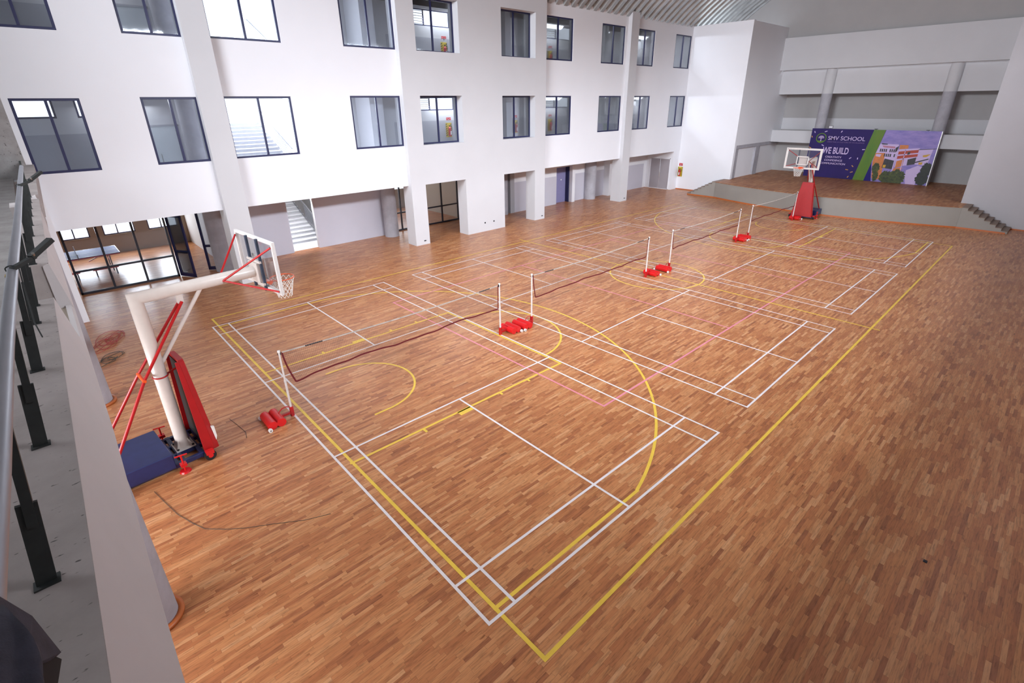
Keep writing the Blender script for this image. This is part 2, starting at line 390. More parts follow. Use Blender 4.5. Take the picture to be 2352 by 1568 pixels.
for a, b in ((A, B_), (B_, C_), (C_, D_), (D_, A), ((14.08, 15.2), (14.12, -0.17))): ribbon(mb, a, b, w, z)
for a, b in (((0.03, 9.96), (5.80, 9.94)), ((5.80, 9.94), (5.84, 5.02)), ((5.84, 5.02), (-0.01, 5.10)),
             ((27.55, 9.72), (22.17, 9.75)), ((22.17, 9.75), (22.15, 4.92)), ((22.15, 4.92), (27.45, 4.94))): ribbon(mb, a, b, w, z)
arc(mb, (5.82, 7.46), 1.84, -PI/2, PI/2, w, z); arc(mb, (22.17, 7.33), 1.76, PI/2, 1.5*PI, w, z)
arc(mb, (14.1, 7.38), 1.80, 0, 2*PI, w, z, 72)
a3 = math.acos(1.72/6.74)
arc(mb, (1.62, 7.46), 6.76, -math.asin(6.55/6.76), math.asin(6.55/6.76), w, z, 90)
xx = 1.62 + math.sqrt(6.76**2-6.55**2); ribbon(mb, (0, 0.93), (xx, 0.90), w, z); ribbon(mb, (0.03, 14.0), (xx, 14.0), w, z)
arc(mb, (26.25, 7.38), 6.60, PI-math.asin(6.42/6.60), PI+math.asin(6.42/6.60), w, z, 90)
xx = 26.25 - math.sqrt(6.60**2-6.42**2); ribbon(mb, (27.4, 0.97), (xx, 0.96), w, z); ribbon(mb, (27.7, 13.8), (xx, 13.8), w, z)
arc(mb, (1.47, 7.53), 1.26, -PI/2, PI/2, w*0.9, z); ribbon(mb, (1.15, 8.79), (1.47, 8.79), w*0.9, z); ribbon(mb, (1.15, 6.27), (1.47, 6.27), w*0.9, z)
arc(mb, (26.2, 7.33), 1.20, PI/2, 1.5*PI, w*0.9, z)
for x in (1.60, 3.72, 4.62): 
    for yy, sg in ((9.97, 1), (5.05, -1)): ribbon(mb, (x, yy), (x, yy+sg*0.12), w, z, False)
for yy, sg in ((9.97, 1), (5.05, -1)): mb.box(2.49, 2.86, yy-0.02 if sg > 0 else yy-0.13, yy+0.13 if sg > 0 else yy+0.02, 0.0, z)
for x in (23.3, 24.2, 25.9):
    for yy, sg in ((9.73, 1), (4.93, -1)): ribbon(mb, (x, yy), (x, yy+sg*0.12), w, z, False)
mb.box(24.8, 25.15, 4.82, 4.95, 0, z); mb.box(24.8, 25.15, 9.72, 9.85, 0, z)
mb.build('basketball_court_lines', 'line_yellow', fl)
mb = MB()
for a, b in (((5.03, 2.97), (4.99, 12.02)), ((4.99, 12.02), (22.8, 11.95)), ((22.8, 11.95), (22.78, 2.97)), ((22.78, 2.97), (5.03, 2.97)),
             ((11.14, 2.97), (11.12, 12.02)), ((17.11, 2.97), (17.19, 11.95))): ribbon(mb, a, b, 0.05, 0.0022)
mb.build('volleyball_court_lines', 'line_pink', fl)

# ------------------------------------------------------------------ window wall (photo left)
WX = {1: (-2.81, -1.24), 2: (0.27, 1.87), 3: (2.66, 5.01), 4: (7.39, 9.71), 7: (18.60, 20.98), 8: (23.51, 25.77), 9: (26.85, 29.02), 10: (31.52, 33.60)}
hl = []
for k, (a, b) in WX.items():
    dz = {1: -0.07, 2: -0.04, 3: -0.02}.get(k, 0.0)
    hl += [(a, b, ZA+dz, ZB+dz), (a, b, ZC+dz, ZD+dz)]
mb = holes_wall('y', YR, YR+0.30, -2.95, 9.80, ZS, ZT, [h for h in hl if h[1] < 10])
holes_wall('y', YR, YR+0.30, 18.50, XW+0.3, ZS, ZT, [h for h in hl if h[0] > 18], mb)
wl = struct('wall_left', mb, 'paint_white', 'long white window wall of the hall with two rows of openings', 'wall')
CB = [(10.57, 12.89, ZA, ZB), (15.44, 17.79, ZA, ZB), (10.57, 12.89, ZC, ZD), (15.44, 17.79, ZC, ZD), (10.50, 12.89, 0, ZS), (15.47, 17.79, 0, ZS)]
mb = holes_wall('y', YF, YF+0.72, 9.72, 18.60, 0, ZT+0.05, CB)
struct('wall_left_bay', mb, 'paint_pale', 'pale projecting bay of the window wall with two doorways at floor level', 'wall')
for x0, x1, lab in ((1.86, 2.64, 'pale square pillar rising beside the near basketball backboard'), (26.03, 26.81, 'slim pale square pillar nearest the stage end of the window wall')):
    struct('pillar', MB().box(x0, x1, YF, YF+0.80, 0, ZT+0.05), 'paint_pale', lab, 'pillar')
def window(num, x0, x1, z0, z1, y, label, w=0.07, mull=(0.5,), trans=()):
    r = thing('window_%d' % num, label, 'window', (x0, y, z0), kind='structure'); W_, H_ = x1-x0, z1-z0
    f = MB(); d = 0.06
    f.box(0, W_, 0, d, 0, w, 0.006); f.box(0, W_, 0, d, H_-w, H_, 0.006); f.box(0, w, 0, d, w, H_-w); f.box(W_-w, W_, 0, d, w, H_-w)
    f.build('window_frame', 'frame_navy', r)
    for t in mull: MB().box(W_*t-w/2, W_*t+w/2, -0.005, d+0.005, w, H_-w).build('mullion', 'frame_navy', r)
    for t in trans: MB().box(w, W_-w, 0, d, H_*t-w/2, H_*t+w/2).build('transom', 'frame_navy', r)
    MB().box(w*0.9, W_-w*0.9, d*0.4, d*0.4+0.008, w*0.9, H_-w*0.9).build('pane', 'glass_clear', r)
    return r
ORD = {1: 'first', 2: 'second', 3: 'third', 4: 'fourth', 5: 'fifth', 6: 'sixth', 7: 'seventh', 8: 'eighth', 9: 'ninth', 10: 'tenth'}
SEE = {1: 'showing a grey partition inside', 2: 'showing a pale door inside', 3: 'overlooking the bright staircase', 4: 'showing a white landing wall', 5: 'with a hazard-striped extinguisher board behind it',
       6: 'in the projecting bay beside the third pillar', 7: 'just right of the bay with an extinguisher board behind', 8: 'left of the slim pillar', 9: 'right of the slim pillar', 10: 'nearest the stage'}
num = 0
for lev, (z0, z1), nm in ((0, (ZA, ZB), 'middle storey'), (1, (ZC, ZD), 'top storey')):
    for k in range(1, 11):
        num += 1
        a, b = WX[k] if k in WX else ((10.57, 12.89) if k == 5 else (15.44, 17.79))
        dz = {1: -0.07, 2: -0.04, 3: -0.02}.get(k, 0.0)
        y = YR+0.03 if k in WX else YF+0.40
        window(num, a, b, z0+dz, z1+dz, y, 'navy framed %s window %s, %s' % (nm, SEE[k], ORD[k]+' from the left'))
# pillar notch dots and sockets on the bay
o = MB().box(14.0, 14.08, YF-0.012, YF, 0.42, 0.49, 0.003).build('wall_socket', 'frame_black'); tag(o, 'small black socket low on the pale bay wall, left of the pair', 'socket')
o = MB().box(14.62, 14.70, YF-0.012, YF, 0.42, 0.49, 0.003).build('wall_socket', 'frame_black'); tag(o, 'small black socket low on the pale bay wall, right of the pair', 'socket')
for x, lab in ((10.22, 'small dark socket at the foot of the pillar by the glass partition'), (18.4, 'small dark socket at the foot of the bay pillar by the doorway'), (26.55, 'small dark socket at the foot of the slim pillar')):
    tag(MB().box(x-0.06, x+0.06, YF-0.012, YF, 0.16, 0.21, 0.003).build('floor_socket', 'frame_black'), lab, 'socket')

# corridor storeys behind the windows
YB = 20.95
def corridor(zf, zc, lev):
    st = 'middle' if lev == 0 else 'top'
    struct('floor_corridor', MB().box(-6, 34.5, YR+0.3, YB, zf-0.25, zf), 'stair_grey', 'grey corridor floor slab behind the %s storey windows' % st, 'floor')
    struct('ceiling_corridor', MB().box(-6, 34.5, YR+0.3, YB+0.2, zc, zc+0.12), 'paint_pale', 'ceiling of the %s storey corridor' % st, 'ceiling')
    wb = zf+2.55
    hs = [(-4.6, -1.75, wb, zc-0.05), (-1.2, 0.35, wb, zc-0.05), (2.75, 7.9, zf-0.3, zc), (12.35, 14.75, wb, zc-0.12), (21.7, 24.6, wb, zc-0.12), (31.6, 32.3, wb, zc-0.12)]
    struct('wall_corridor', holes_wall('y', YB, YB+0.18, -6, 36, zf, zc, hs), 'paint_pale', 'back wall of the %s storey corridor' % st, 'wall')
    dado = MB()
    for a, b in ((-6, 0.70), (11.0, 17.2), (18.9, 25.6), (27.0, 34.4)): dado.box(a, b, YB-0.012, YB, zf, zf+2.05)
    struct('trim_dado', dado, 'paint_grey', 'grey painted dado along the %s storey corridor' % st, 'trim')
    for x0, x1 in ((17.3, 17.7), (14.8, 15.15), (25.75, 26.1), (9.05, 9.7)):
        struct('pier', MB().box(x0, x1, YB-1.35, YB, zf, zc), 'paint_white' if x0 < 10 else 'paint_pale', 'pale wall pier inside the %s storey corridor at about %d metres along' % (st, x0), 'pier')
    struct('pier', MB().cyl((1.95, YB-0.9, zf), (1.95, YB-0.9, zc), 0.36, n=28), 'column_concrete', 'round concrete column inside the %s storey corridor' % st, 'column')
    d = thing('door_%d' % (lev+1), 'pale corridor door seen through the second window of the %s storey' % st, 'door', (0.72, YB-0.03, zf), kind='structure')
    MB().box(0, 0.92, 0, 0.04, 0, 2.2, 0.004).build('door_leaf', 'door_white', d)
    f = MB(); f.box(-0.05, 0, -0.01, 0.05, 0, 2.25); f.box(0.92, 0.97, -0.01, 0.05, 0, 2.25); f.box(-0.05, 0.97, -0.01, 0.05, 2.2, 2.26); f.build('door_frame', 'paint_grey', d)
    MB().cyl((0.18, -0.05, 0.95), (0.18, -0.05, 1.25), 0.012, n=8).build('door_handle', 'steel', d)
    for i, (a, b, c) in enumerate(((12.35, 14.75, 'third pillar side'), (21.7, 24.6, 'right of the bay'))):
        r = thing('window_%d' % (21+lev*2+i), 'high clerestory with louvres in the %s corridor, %s' % (st, c), 'window', (a, YB+0.06, wb), kind='structure')
        W_, H_ = b-a, zc-0.12-wb; f = MB(); f.box(0, W_, 0, 0.05, 0, 0.05); f.box(0, W_, 0, 0.05, H_-0.05, H_); f.box(0, 0.05, 0, 0.05, 0, H_); f.box(W_-0.05, W_, 0, 0.05, 0, H_); f.box(W_*0.34, W_*0.34+0.06, 0, 0.05, 0, H_)
        f.build('window_frame', 'frame_navy', r)
        for q in range(6): MB().bar((0.05, 0.0, 0.08+q*H_/6.5), (W_*0.34, 0.0, 0.08+q*H_/6.5), 0.05, 0.008, (0, 0.6, 1)).build('louvre', 'white_plastic', r)
corridor(3.42, 6.72, 0); corridor(7.24, 10.62, 1)
for q_, z0_, z1_ in ((29, 5.97, 6.67), (30, 9.79, 10.57)):
    r = thing('window_%d' % q_, 'high window bars on the corridor back wall seen through the first %s window' % ('middle storey' if q_ == 29 else 'top storey'), 'window', (-4.6, YB+0.03, z0_), kind='structure')
    f = MB()
    for x_ in (0, 1.42, 2.79): f.box(x_, x_+0.06, 0, 0.05, 0, z1_-z0_)
    f.box(0, 2.85, 0, 0.05, 0, 0.06); f.box(3.4, 4.95, 0, 0.05, 0, 0.06); f.box(3.4, 3.46, 0, 0.05, 0, z1_-z0_); f.box(4.89, 4.95, 0, 0.05, 0, z1_-z0_)
    f.build('window_frame', 'frame_navy', r)
struct('wall_corridor_end', MB().box(-6.2, -6, YR, YB+0.2, 3, 11), 'paint_pale', 'end wall of the corridors', 'wall')
struct('wall_corridor_end', MB().box(34.4, 34.6, YR, YB+0.2, 3, 11), 'paint_white', 'end wall of the corridors nearest the stage', 'wall')
# staircase hall beyond the corridor
def flight(x0, x1, y0, z0, n, rise, run, label):
    r = thing('staircase', label, 'stairs', (x0, y0, z0), kind='structure')
    s_ = MB(); t_ = MB()
    for i in range(n):
        s_.box(0, x1-x0, i*run, n*run, i*rise, (i+1)*rise-0.03)
        t_.box(-0.02, x1-x0+0.02, i*run-0.03, (i+1)*run, (i+1)*rise-0.03, (i+1)*rise)
    s_.build('risers', 'stair_grey', r); t_.build('treads', 'paint_white', r)
    for sx in (0.05, x1-x0-0.05):
        q = MB(); q.bar((sx, 0, rise+0.9), (sx, n*run, n*rise+0.9), 0.05, 0.05); q.bar((sx, 0, rise+0.1), (sx, n*run, n*rise+0.1), 0.03, 0.03)
        for i in range(0, n*3): q.cyl((sx, i*run/3+0.05, (i/3+1)*rise), (sx, i*run/3+0.05, (i/3+1)*rise+0.9), 0.008, n=6)
        q.build('railing', 'pipe_grey', r)
    return r
flight(5.05, 6.95, 22.45, 0, 13, 0.155, 0.30, 'concrete stair flight rising beyond the floor level opening')
flight(3.6, 6.2, 21.9, 3.42, 14, 0.152, 0.30, 'concrete stair flight seen through the third window of the middle storey')
flight(6.4, 7.9, 22.0, 7.24, 12, 0.152, 0.30, 'concrete stair flight seen through the third window of the top storey')
struct('floor_stair', MB().box(2.6, 8.1, 21.15, 28, 0.0, 0.006), 'paint_white', 'pale floor at the foot of the stair beyond the opening', 'floor')
struct('floor_landing', MB().box(2.6, 8.1, YB, 22.4, 3.20, 3.42), 'paint_white', 'pale stair landing of the middle storey', 'floor')
struct('floor_landing', MB().box(2.6, 8.1, YB, 22.4, 7.0, 7.24), 'paint_white', 'pale stair landing of the top storey', 'floor')
struct('wall_stair', MB().box(2.4, 2.6, YB+0.18, 28, 0, 11), 'paint_white', 'white side wall of the staircase hall', 'wall')
struct('wall_stair', MB().box(8.1, 8.3, YB+0.18, 28, 0, 11), 'paint_white', 'white side wall of the staircase hall, far side', 'wall')

# ground floor rear wall and rooms
Y1, Y2 = 20.95, 20.40
mb = holes_wall('y', Y1, Y1+0.2, 2.12, 9.95, 0, 3.2, [(5.05, 6.26, 0, 2.62)])
struct('wall_rear', mb, 'paint_white', 'lilac white rear wall around the stair opening under the window wall', 'wall')
mb = MB(); mb.box(2.12, 5.05, Y1-0.012, Y1, 0, 2.6); mb.box(6.26, 9.95, Y1-0.012, Y1, 0, 2.6)
struct('trim_1', mb, 'paint_lilac', 'grey lilac painted face of the rear wall beside the stair opening', 'trim')
mb = MB(); mb.box(18.55, 22.4, Y2, Y2+0.15, 0, 3.2); mb.box(22.4, 23.72, Y2+0.34, Y2+0.44, 0, 3.2); mb.box(22.3, 22.4, Y2+0.15, Y2+0.44, 0, 3.2); mb.box(22.4, 23.72, Y2, Y2+0.34, 2.35, 3.2); mb.box(23.72, 33.1, Y2, Y2+0.15, 0, 3.2)
mb.box(23.72, 24.0, Y2-0.25, Y2, 0, 3.2); mb.box(27.45, 27.75, Y2-0.5, Y2, 0, 3.2); mb.box(15.2, 18.2, Y2+0.7, Y2+0.85, 0, 3.2)
struct('pier', MB().box(18.2, 18.54, Y2-0.05, Y2+0.69, 0, 3.0), 'paint_grey', 'grey wall pier behind the right bay doorway', 'pier')
struct('wall_rear_far', mb, 'paint_white', 'white rear wall of the arcade toward the stage with a recessed door', 'wall')
mb = MB()
for a, b in ((18.55, 22.4), (24.0, 27.45), (27.75, 32.5)): mb.box(a, b, Y2-0.012, Y2, 0, 1.82)
struct('trim_2', mb, 'paint_lilac', 'grey dado on the arcade rear wall toward the stage', 'trim')
d = thing('door_3', 'violet grey door standing in the arcade recess', 'door', (22.42, Y2+0.29, 0), kind='structure')
MB().box(0, 1.26, 0, 0.04, 0, 2.3, 0.004).build('door_leaf', 'door_violet', d); MB().box(1.20, 1.29, -0.27, -0.001, 0, 2.34).build('door_jamb', 'frame_navy', d)
MB().cyl((0.75, -0.02, 1.5), (0.75, 0.0, 1.5), 0.05, n=12).build('door_sign', 'sign_white', d)
tag(MB().box(22.9, 23.5, Y2-0.14, Y2-0.01, 2.50, 2.62, 0.01).build('exit_lamp', 'frame_black'), 'small black lamp box above the recessed arcade door', 'lamp')
# arcade end wall with the double door
mb = holes_wall('x', 32.9, 33.1, YR+0.02, Y2+0.15, 0, 3.2, [(18.32, 20.05, 0, 2.3)])
struct('wall_arcade_end', mb, 'paint_white', 'white end wall of the arcade around the grey double door', 'wall')
struct('wall_nook', MB().box(33.1, XW, YR+0.02, YR+0.3, 0, ZS), 'paint_white', 'narrow white wall piece between the double door and the stage wall', 'wall')
d = thing('door_4', 'grey double door at the stage end of the arcade', 'door', (32.88, 18.32, 0), kind='structure')
MB().box(0.02, 0.07, 0.04, 0.85, 0.02, 2.24, 0.004).build('door_leaf', 'door_grey', d); MB().box(0.02, 0.07, 0.88, 1.69, 0.02, 2.24, 0.004).build('door_leaf', 'door_grey', d)
f = MB(); f.box(-0.01, 0.08, 0, 0.04, 0, 2.3); f.box(-0.01, 0.08, 1.69, 1.73, 0, 2.3); f.box(-0.01, 0.08, 0, 1.73, 2.24, 2.3); f.box(-0.01, 0.08, 0, 1.73, 0, 0.03); f.build('door_frame', 'paint_white', d)
MB().cyl((-0.02, 0.80, 0.9), (-0.02, 0.80, 1.35), 0.015, n=8).build('door_handle', 'steel', d)
struct('ceiling_arcade', MB().box(-9, 33.1, YR+0.3, 28, 3.0, 3.17), 'paint_beige', 'soffit over the arcade behind the pillars', 'ceiling')
# soffit of the white panels
# columns
def column(x, y, r, h, lab, z0=0.0, mat='column_concrete', ring=False):
    mb = MB().cyl((x, y, z0), (x, y, h), r, n=36)
    o = struct('column', mb, mat, lab, 'column')
    if ring: MB().disc_ring((x, y), r, r+0.07, 0, 0.05).build('base_ring', 'skirting_orange', o)
    return o
column(1.93, 20.35, 0.33, 3.0, 'round concrete column beside the open glass door')
column(9.98, 20.55, 0.36, 3.0, 'round concrete column left of the pale bay')
column(17.72, 20.55, 0.34, 3.0, 'round concrete column behind the right doorway of the bay')
column(25.62, 20.15, 0.40, 3.0, 'round concrete column in the arcade left of the slim pillar')
# activity room behind the glass screens
struct('wall_room_back', holes_wall('y', 27.0, 27.2, -9, 20, 0, 3.0, [(-2.72, -1.72, 0.86, 1.9), (-1.22, 0.0, 0.86, 1.9), (0.52, 1.75, 0.86, 1.9), (-4.3, -3.2, 0.86, 1.9), (14.0, 16.6, 1.2, 2.2)]), 'paint_beige', 'brown back wall of the table tennis room with high windows', 'wall')
for i, (a, b) in enumerate(((-2.72, -1.72), (-1.22, 0.0), (0.52, 1.75))):
    r = thing('window_%d' % (25+i), 'bright small window in the table tennis room, %s of three' % ('left', 'middle', 'right')[i], 'window', (a, 27.03, 0.86), kind='structure')
    f = MB(); f.box(0, b-a, 0, 0.05, 0, 0.05); f.box(0, b-a, 0, 0.05, 0.99, 1.04); f.box(0, 0.05, 0, 0.05, 0, 1.04); f.box(b-a-0.05, b-a, 0, 0.05, 0, 1.04); f.box((b-a)*0.42, (b-a)*0.42+0.05, 0, 0.05, 0, 1.04)
    f.build('window_frame', 'frame_navy', r)
struct('wall_room_side', MB().box(2.12, 2.38, 21.15, 27, 0, 3.0), 'paint_pale', 'pale side wall of the table tennis room', 'wall')
struct('wall_room_side', MB().box(15.2, 15.4, 21.3, 27, 0, 3.0), 'paint_beige', 'beige side wall of the room behind the bay doorway', 'wall')
struct('wall_room_side', MB().box(-9.2, -9, 20, 28, 0, 3.0), 'paint_beige', 'beige far side wall of the table tennis room', 'wall')
for i, (x, z) in enumerate(((14.9, 1.35), (13.6, 1.5))):
    pass
# glass screens
def screen(name, label, x0, x1, y, mulls, transom, top, door=None):
    r = thing(name, label, 'glass partition', (x0, y, 0), kind='structure'); W_ = x1-x0; t = 0.07
    f = MB(); f.box(0, W_, 0, t, 0, 0.08); f.box(0, W_, 0, t, top-0.08, top); f.box(0, t, 0, t, 0, top); f.box(W_-t, W_, 0, t, 0, top); f.build('frame', 'frame_black', r)
    for m_ in mulls: MB().box(m_-x0-t/2, m_-x0+t/2, -0.005, t, 0.08, top-0.08).build('mullion', 'frame_black', r)
    MB().box(t, W_-t, 0, t, transom-0.035, transom+0.035).build('transom', 'frame_black', r)
    MB().box(t, W_-t, 0.03, 0.038, 0.08, top-0.08).build('pane', 'glass_clear', r)
    return r
screen('glass_screen', 'black framed glass screen in front of the table tennis room', -2.80, 0.36, 20.75, (-1.77, -0.72), 0.86, 2.62)
screen('glass_screen', 'black framed glass screen behind the pillar and left bay doorway', 10.2, 15.2, 21.25, (11.05, 12.35, 13.72, 14.85), 0.95, 2.62)
def glass_door(loc, rot, label):
    r = thing('glass_door', label, 'door', loc, rot, kind='structure'); W_ = 0.82; top = 2.5
    f = MB(); f.box(0, W_, 0, 0.05, 0.02, 0.16); f.box(0, W_, 0, 0.05, top-0.1, top); f.box(0, 0.09, 0, 0.05, 0.02, top); f.box(W_-0.09, W_, 0, 0.05, 0.02, top); f.box(0, W_, 0, 0.05, 0.98, 1.08)
    f.build('door_frame', 'frame_navy', r); MB().box(0.09, W_-0.09, 0.02, 0.028, 0.16, top-0.1).build('pane', 'glass_clear', r)
    MB().bar((0.3, -0.04, 1.03), (W_-0.02, -0.04, 1.03), 0.03, 0.04).build('door_handle', 'frame_black', r)
glass_door((0.38, 20.75, 0), math.radians(-62), 'black glass door leaf swung open beside the glass screen')
glass_door((1.42, 20.80, 0), math.radians(-38), 'black glass door leaf swung open beside the round column')
struct('trim_3', MB().box(0.36, 2.12, 20.75, 20.85, 2.55, 2.62), 'frame_black', 'black head rail over the open glass doors', 'trim')
# table tennis table
r = thing('table_tennis_table', 'blue table tennis table on red undercarriage behind the glass screen', 'table', (-2.47, 24.27, 0))
MB().box(-1.37, 1.37, -0.762, 0.762, 0.735, 0.76, 0.004).build('tabletop', 'tt_blue', r)
l_ = MB()
for a in ((-1.37, 1.37, -0.762, -0.742), (-1.37, 1.37, 0.742, 0.762), (-1.37, -1.35, -0.762, 0.762), (1.35, 1.37, -0.762, 0.762), (-1.37, 1.37, -0.002, 0.002)): l_.box(a[0], a[1], a[2], a[3], 0.76, 0.7615)
l_.build('edge_line', 'line_white', r)
MB().box(-1.36, 1.36, -0.75, 0.75, 0.685, 0.73).build('apron', 'red_paint', r)
n_ = MB(); n_.box(-0.003, 0.003, -0.85, 0.85, 0.765, 0.91); n_.build('net', 'tt_blue', r)
MB().cyl((0, -0.86, 0.70), (0, -0.86, 0.93), 0.012).build('net_post', 'frame_black', r); MB().cyl((0, 0.86, 0.70), (0, 0.86, 0.93), 0.012).build('net_post', 'frame_black', r)
for sx in (-1, 1):
    for sy in (-1, 1): MB().box(sx*1.0-0.02, sx*1.0+0.02, sy*0.6-0.02, sy*0.6+0.02, 0.0, 0.69).build('leg', 'frame_black', r)
    MB().bar((sx*1.0, -0.6, 0.35), (sx*1.0, 0.6, 0.35), 0.03, 0.03).build('leg_bar', 'red_paint', r)
    MB().bar((sx*1.0, 0, 0.69), (sx*0.3, 0, 0.40), 0.03, 0.03).build('brace', 'red_paint', r)
for i, (x, lab) in enumerate(((-1.75, 'low red bench right of the pair below the blue table'), (-3.0, 'low red bench left of the pair below the blue table'))):
    r = thing('bench', lab, 'bench', (x, 23.1, 0)); MB().box(-0.42, 0.42, -0.12, 0.12, 0.27, 0.31, 0.004).build('seat', 'red_paint', r)
    for sx in (-0.33, 0.33): MB().box(sx-0.02, sx+0.02, -0.10, 0.10, 0, 0.27).build('leg', 'frame_black', r)

# ------------------------------------------------------------------ stage end
def trap(mb, pts_bot, z0, z1): mb.prism(pts_bot, 'z', z0, z1)
AP = []
for i in range(41):
    t = -1 + 2*i/40; AP.append((30.52 + 1.40*abs(t)**1.75, 7.33 + 6.73*t))
st = MB(); st.prism(AP + [(41.4, 14.06), (41.4, 0.60)], 'z', 0, H-0.03)
struct('stage_front', st, 'paint_apron', 'grey curved front and body of the raised stage', 'stage')
sb = MB(); sb.prism([(x-0.02, y) for x, y in AP] + [(41.4, 14.06), (41.4, 0.60)], 'z', H-0.03, H)
struct('floor_stage', sb, 'stage_wood', 'brown boarded floor of the raised stage', 'floor')
sk = MB()
for (xa, ya), (xb, yb) in zip(AP[:-1], AP[1:]): sk.bar((xa-0.008, ya, 0.035), (xb-0.008, yb, 0.035), 0.016, 0.07)
sk.box(31.90, 31.915, 14.06, 16.1, 0, 0.07); sk.box(31.89, 31.905, -1.35, 0.6, 0, 0.07)
sk.box(XW-0.02, XW, 16.1, YR, 0, 0.06); sk.box(XW-0.37, XW-0.35, -6, -1.4, 0, 0.06)
struct('baseboard_stage', sk, 'skirting_orange', 'thin orange skirting along the foot of the stage', 'baseboard')
def side_stair(y0, sgn, label, n=8):
    r = thing('staircase', label, 'stairs', (31.92, y0, 0), kind='structure'); run = 0.252; rise = H/n
    b = MB(); t = MB()
    Wd = (XW if sgn > 0 else XW-0.35)-31.92
    for i in range(n):
        ya = sgn*i*run
        zt = H-(i+(0 if sgn > 0 else 0))*rise
        if i == 0: zt = H - 0.0
        b.box(0.02, Wd, ya, ya+sgn*run, 0, zt-0.025-rise*0.0); t.box(0, Wd, ya, ya+sgn*(run+0.02), zt-0.025, zt)
    b.build('flank', 'paint_apron', r); t.build('treads', 'step_wood', r)
    k = MB()
    for i in range(n): k.box(0.03, Wd, sgn*((i+1)*run+0.001), sgn*((i+1)*run+0.008), H-(i+1)*rise, H-i*rise-0.026)
    k.build('risers', 'step_wood', r)
side_stair(14.06, 1, 'steps climbing to the left side of the stage'); side_stair(0.60, -1, 'brown steps climbing to the right side of the stage')
# walls of the stage opening
struct('wall_stage_left', MB().box(XW, XW+0.28, 13.9, YR+0.3, 0, 11.02), 'paint_white', 'tall white wall left of the stage opening', 'wall')
mb = MB(); mb.box(XW-0.35, XW+0.28, -6, 0.86, 0, 16.5)
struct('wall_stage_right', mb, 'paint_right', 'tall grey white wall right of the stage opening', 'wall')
mb = MB(); mb.box(XW+0.28, 41.5, 13.9, 14.15, 3.36, 10.98)
mb.box(XW+0.28, 41.5, 14.05, 14.3, 0, 3.36)
struct('wall_stage_inner', mb, 'paint_white', 'white inner side wall of the stage above the side opening', 'wall')
mb = MB(); mb.box(XW+0.28, XW+0.9, 14.0, 14.05, H, 3.12); mb.box(37.4, 38.1, 13.94, 14.05, H, 3.12); mb.box(XW+0.28, 41.4, 13.92, 14.05, 3.12, 3.358)
struct('trim_4', mb, 'column_concrete', 'bare grey concrete posts and beam in the side opening of the stage', 'trim')
struct('wall_stage_back', MB().box(41.4, 41.6, -2, 15, 0, 9), 'paint_stage', 'grey back wall of the stage', 'wall')
struct('wall_gable', MB().box(39.45, 39.6, -6, 19, 10.1, 17), 'paint_stage', 'grey gable wall above the stage beams', 'wall')
struct('beam', MB().box(39.15, 39.6, -2, 13.9, 8.24, 10.30), 'paint_pale', 'deep pale upper beam across the stage', 'beam')
struct('beam', MB().box(39.75, 40.2, -2, 13.9, 6.65, 8.24), 'paint_pale', 'pale second beam across the stage below the upper beam', 'beam')
struct('beam', MB().box(39.75, 40.0, -2, 13.9, 3.33, 4.17), 'paint_pale', 'low pale band beam behind the printed backdrop', 'beam')
struct('ceiling_stage', MB().box(40.2, 41.5, -2, 14, 8.24, 8.4), 'paint_beige', 'soffit behind the second stage beam', 'ceiling')
struct('wall_stage_dado', MB().box(41.37, 41.4, -2, 14, 4.17, 5.0), 'paint_pale', 'slightly paler course along the stage back wall', 'wall')
for yc, sd in ((10.60, 'left'), (3.75, 'right')):
    o = column(39.73, yc, 0.34, 6.65, 'round concrete column at the back of the stage, %s one' % sd, H)
    MB().cyl((39.73, yc, 6.65), (39.73, yc, 8.24), 0.345, n=36).build('painted_top', 'paint_pale', o)
struct('wall_stage_side', MB().box(XW+0.28, 41.5, 0.5, 0.75, 0, 11), 'paint_pale', 'right inner side wall of the stage', 'wall')

# fire extinguisher boards
def extinguisher(loc, rotz, label, group=None):
    r = thing('fire_extinguisher', label, 'fire extinguisher', loc, rotz)
    MB().box(-0.19, 0.19, 0, 0.015, 0, 0.72, 0.003).build('backboard', 'ext_yellow', r)
    s_ = MB(); s2 = MB()
    for i in range(6): 
        z0 = 0.05+i*0.11; s_.prism([(-0.185, z0), (-0.185, z0+0.05), (-0.10, z0+0.11), (-0.10, z0+0.06)], 'y', -0.002, 0.0)
    for i in range(6):
        z0 = 0.05+i*0.11; s2.prism([(0.12, z0), (0.12, z0+0.05), (0.185, z0+0.10), (0.185, z0+0.05)], 'y', -0.002, 0.0)
    s_.build('hazard_stripes', 'ext_black', r); s2.build('hazard_stripes', 'ext_black', r)
    c = MB().cyl((0, -0.085, 0.05), (0, -0.085, 0.46), 0.075, n=20).cyl((0, -0.085, 0.46), (0, -0.085, 0.53), 0.075, 0.03, n=20).build('cylinder', 'ext_red', r)
    MB().box(-0.02, 0.055, -0.164, -0.158, 0.13, 0.32).build('cylinder_label', 'sign_white', c)
    MB().cyl((0, -0.085, 0.53), (0, -0.085, 0.57), 0.025).box(-0.06, 0.03, -0.10, -0.07, 0.57, 0.60).build('valve', 'ext_black', r)
    MB().tube([(0.02, -0.09, 0.57), (0.09, -0.10, 0.62), (0.13, -0.10, 0.50), (0.12, -0.11, 0.35)], 0.012).build('hose', 'ext_black', r)
    return r
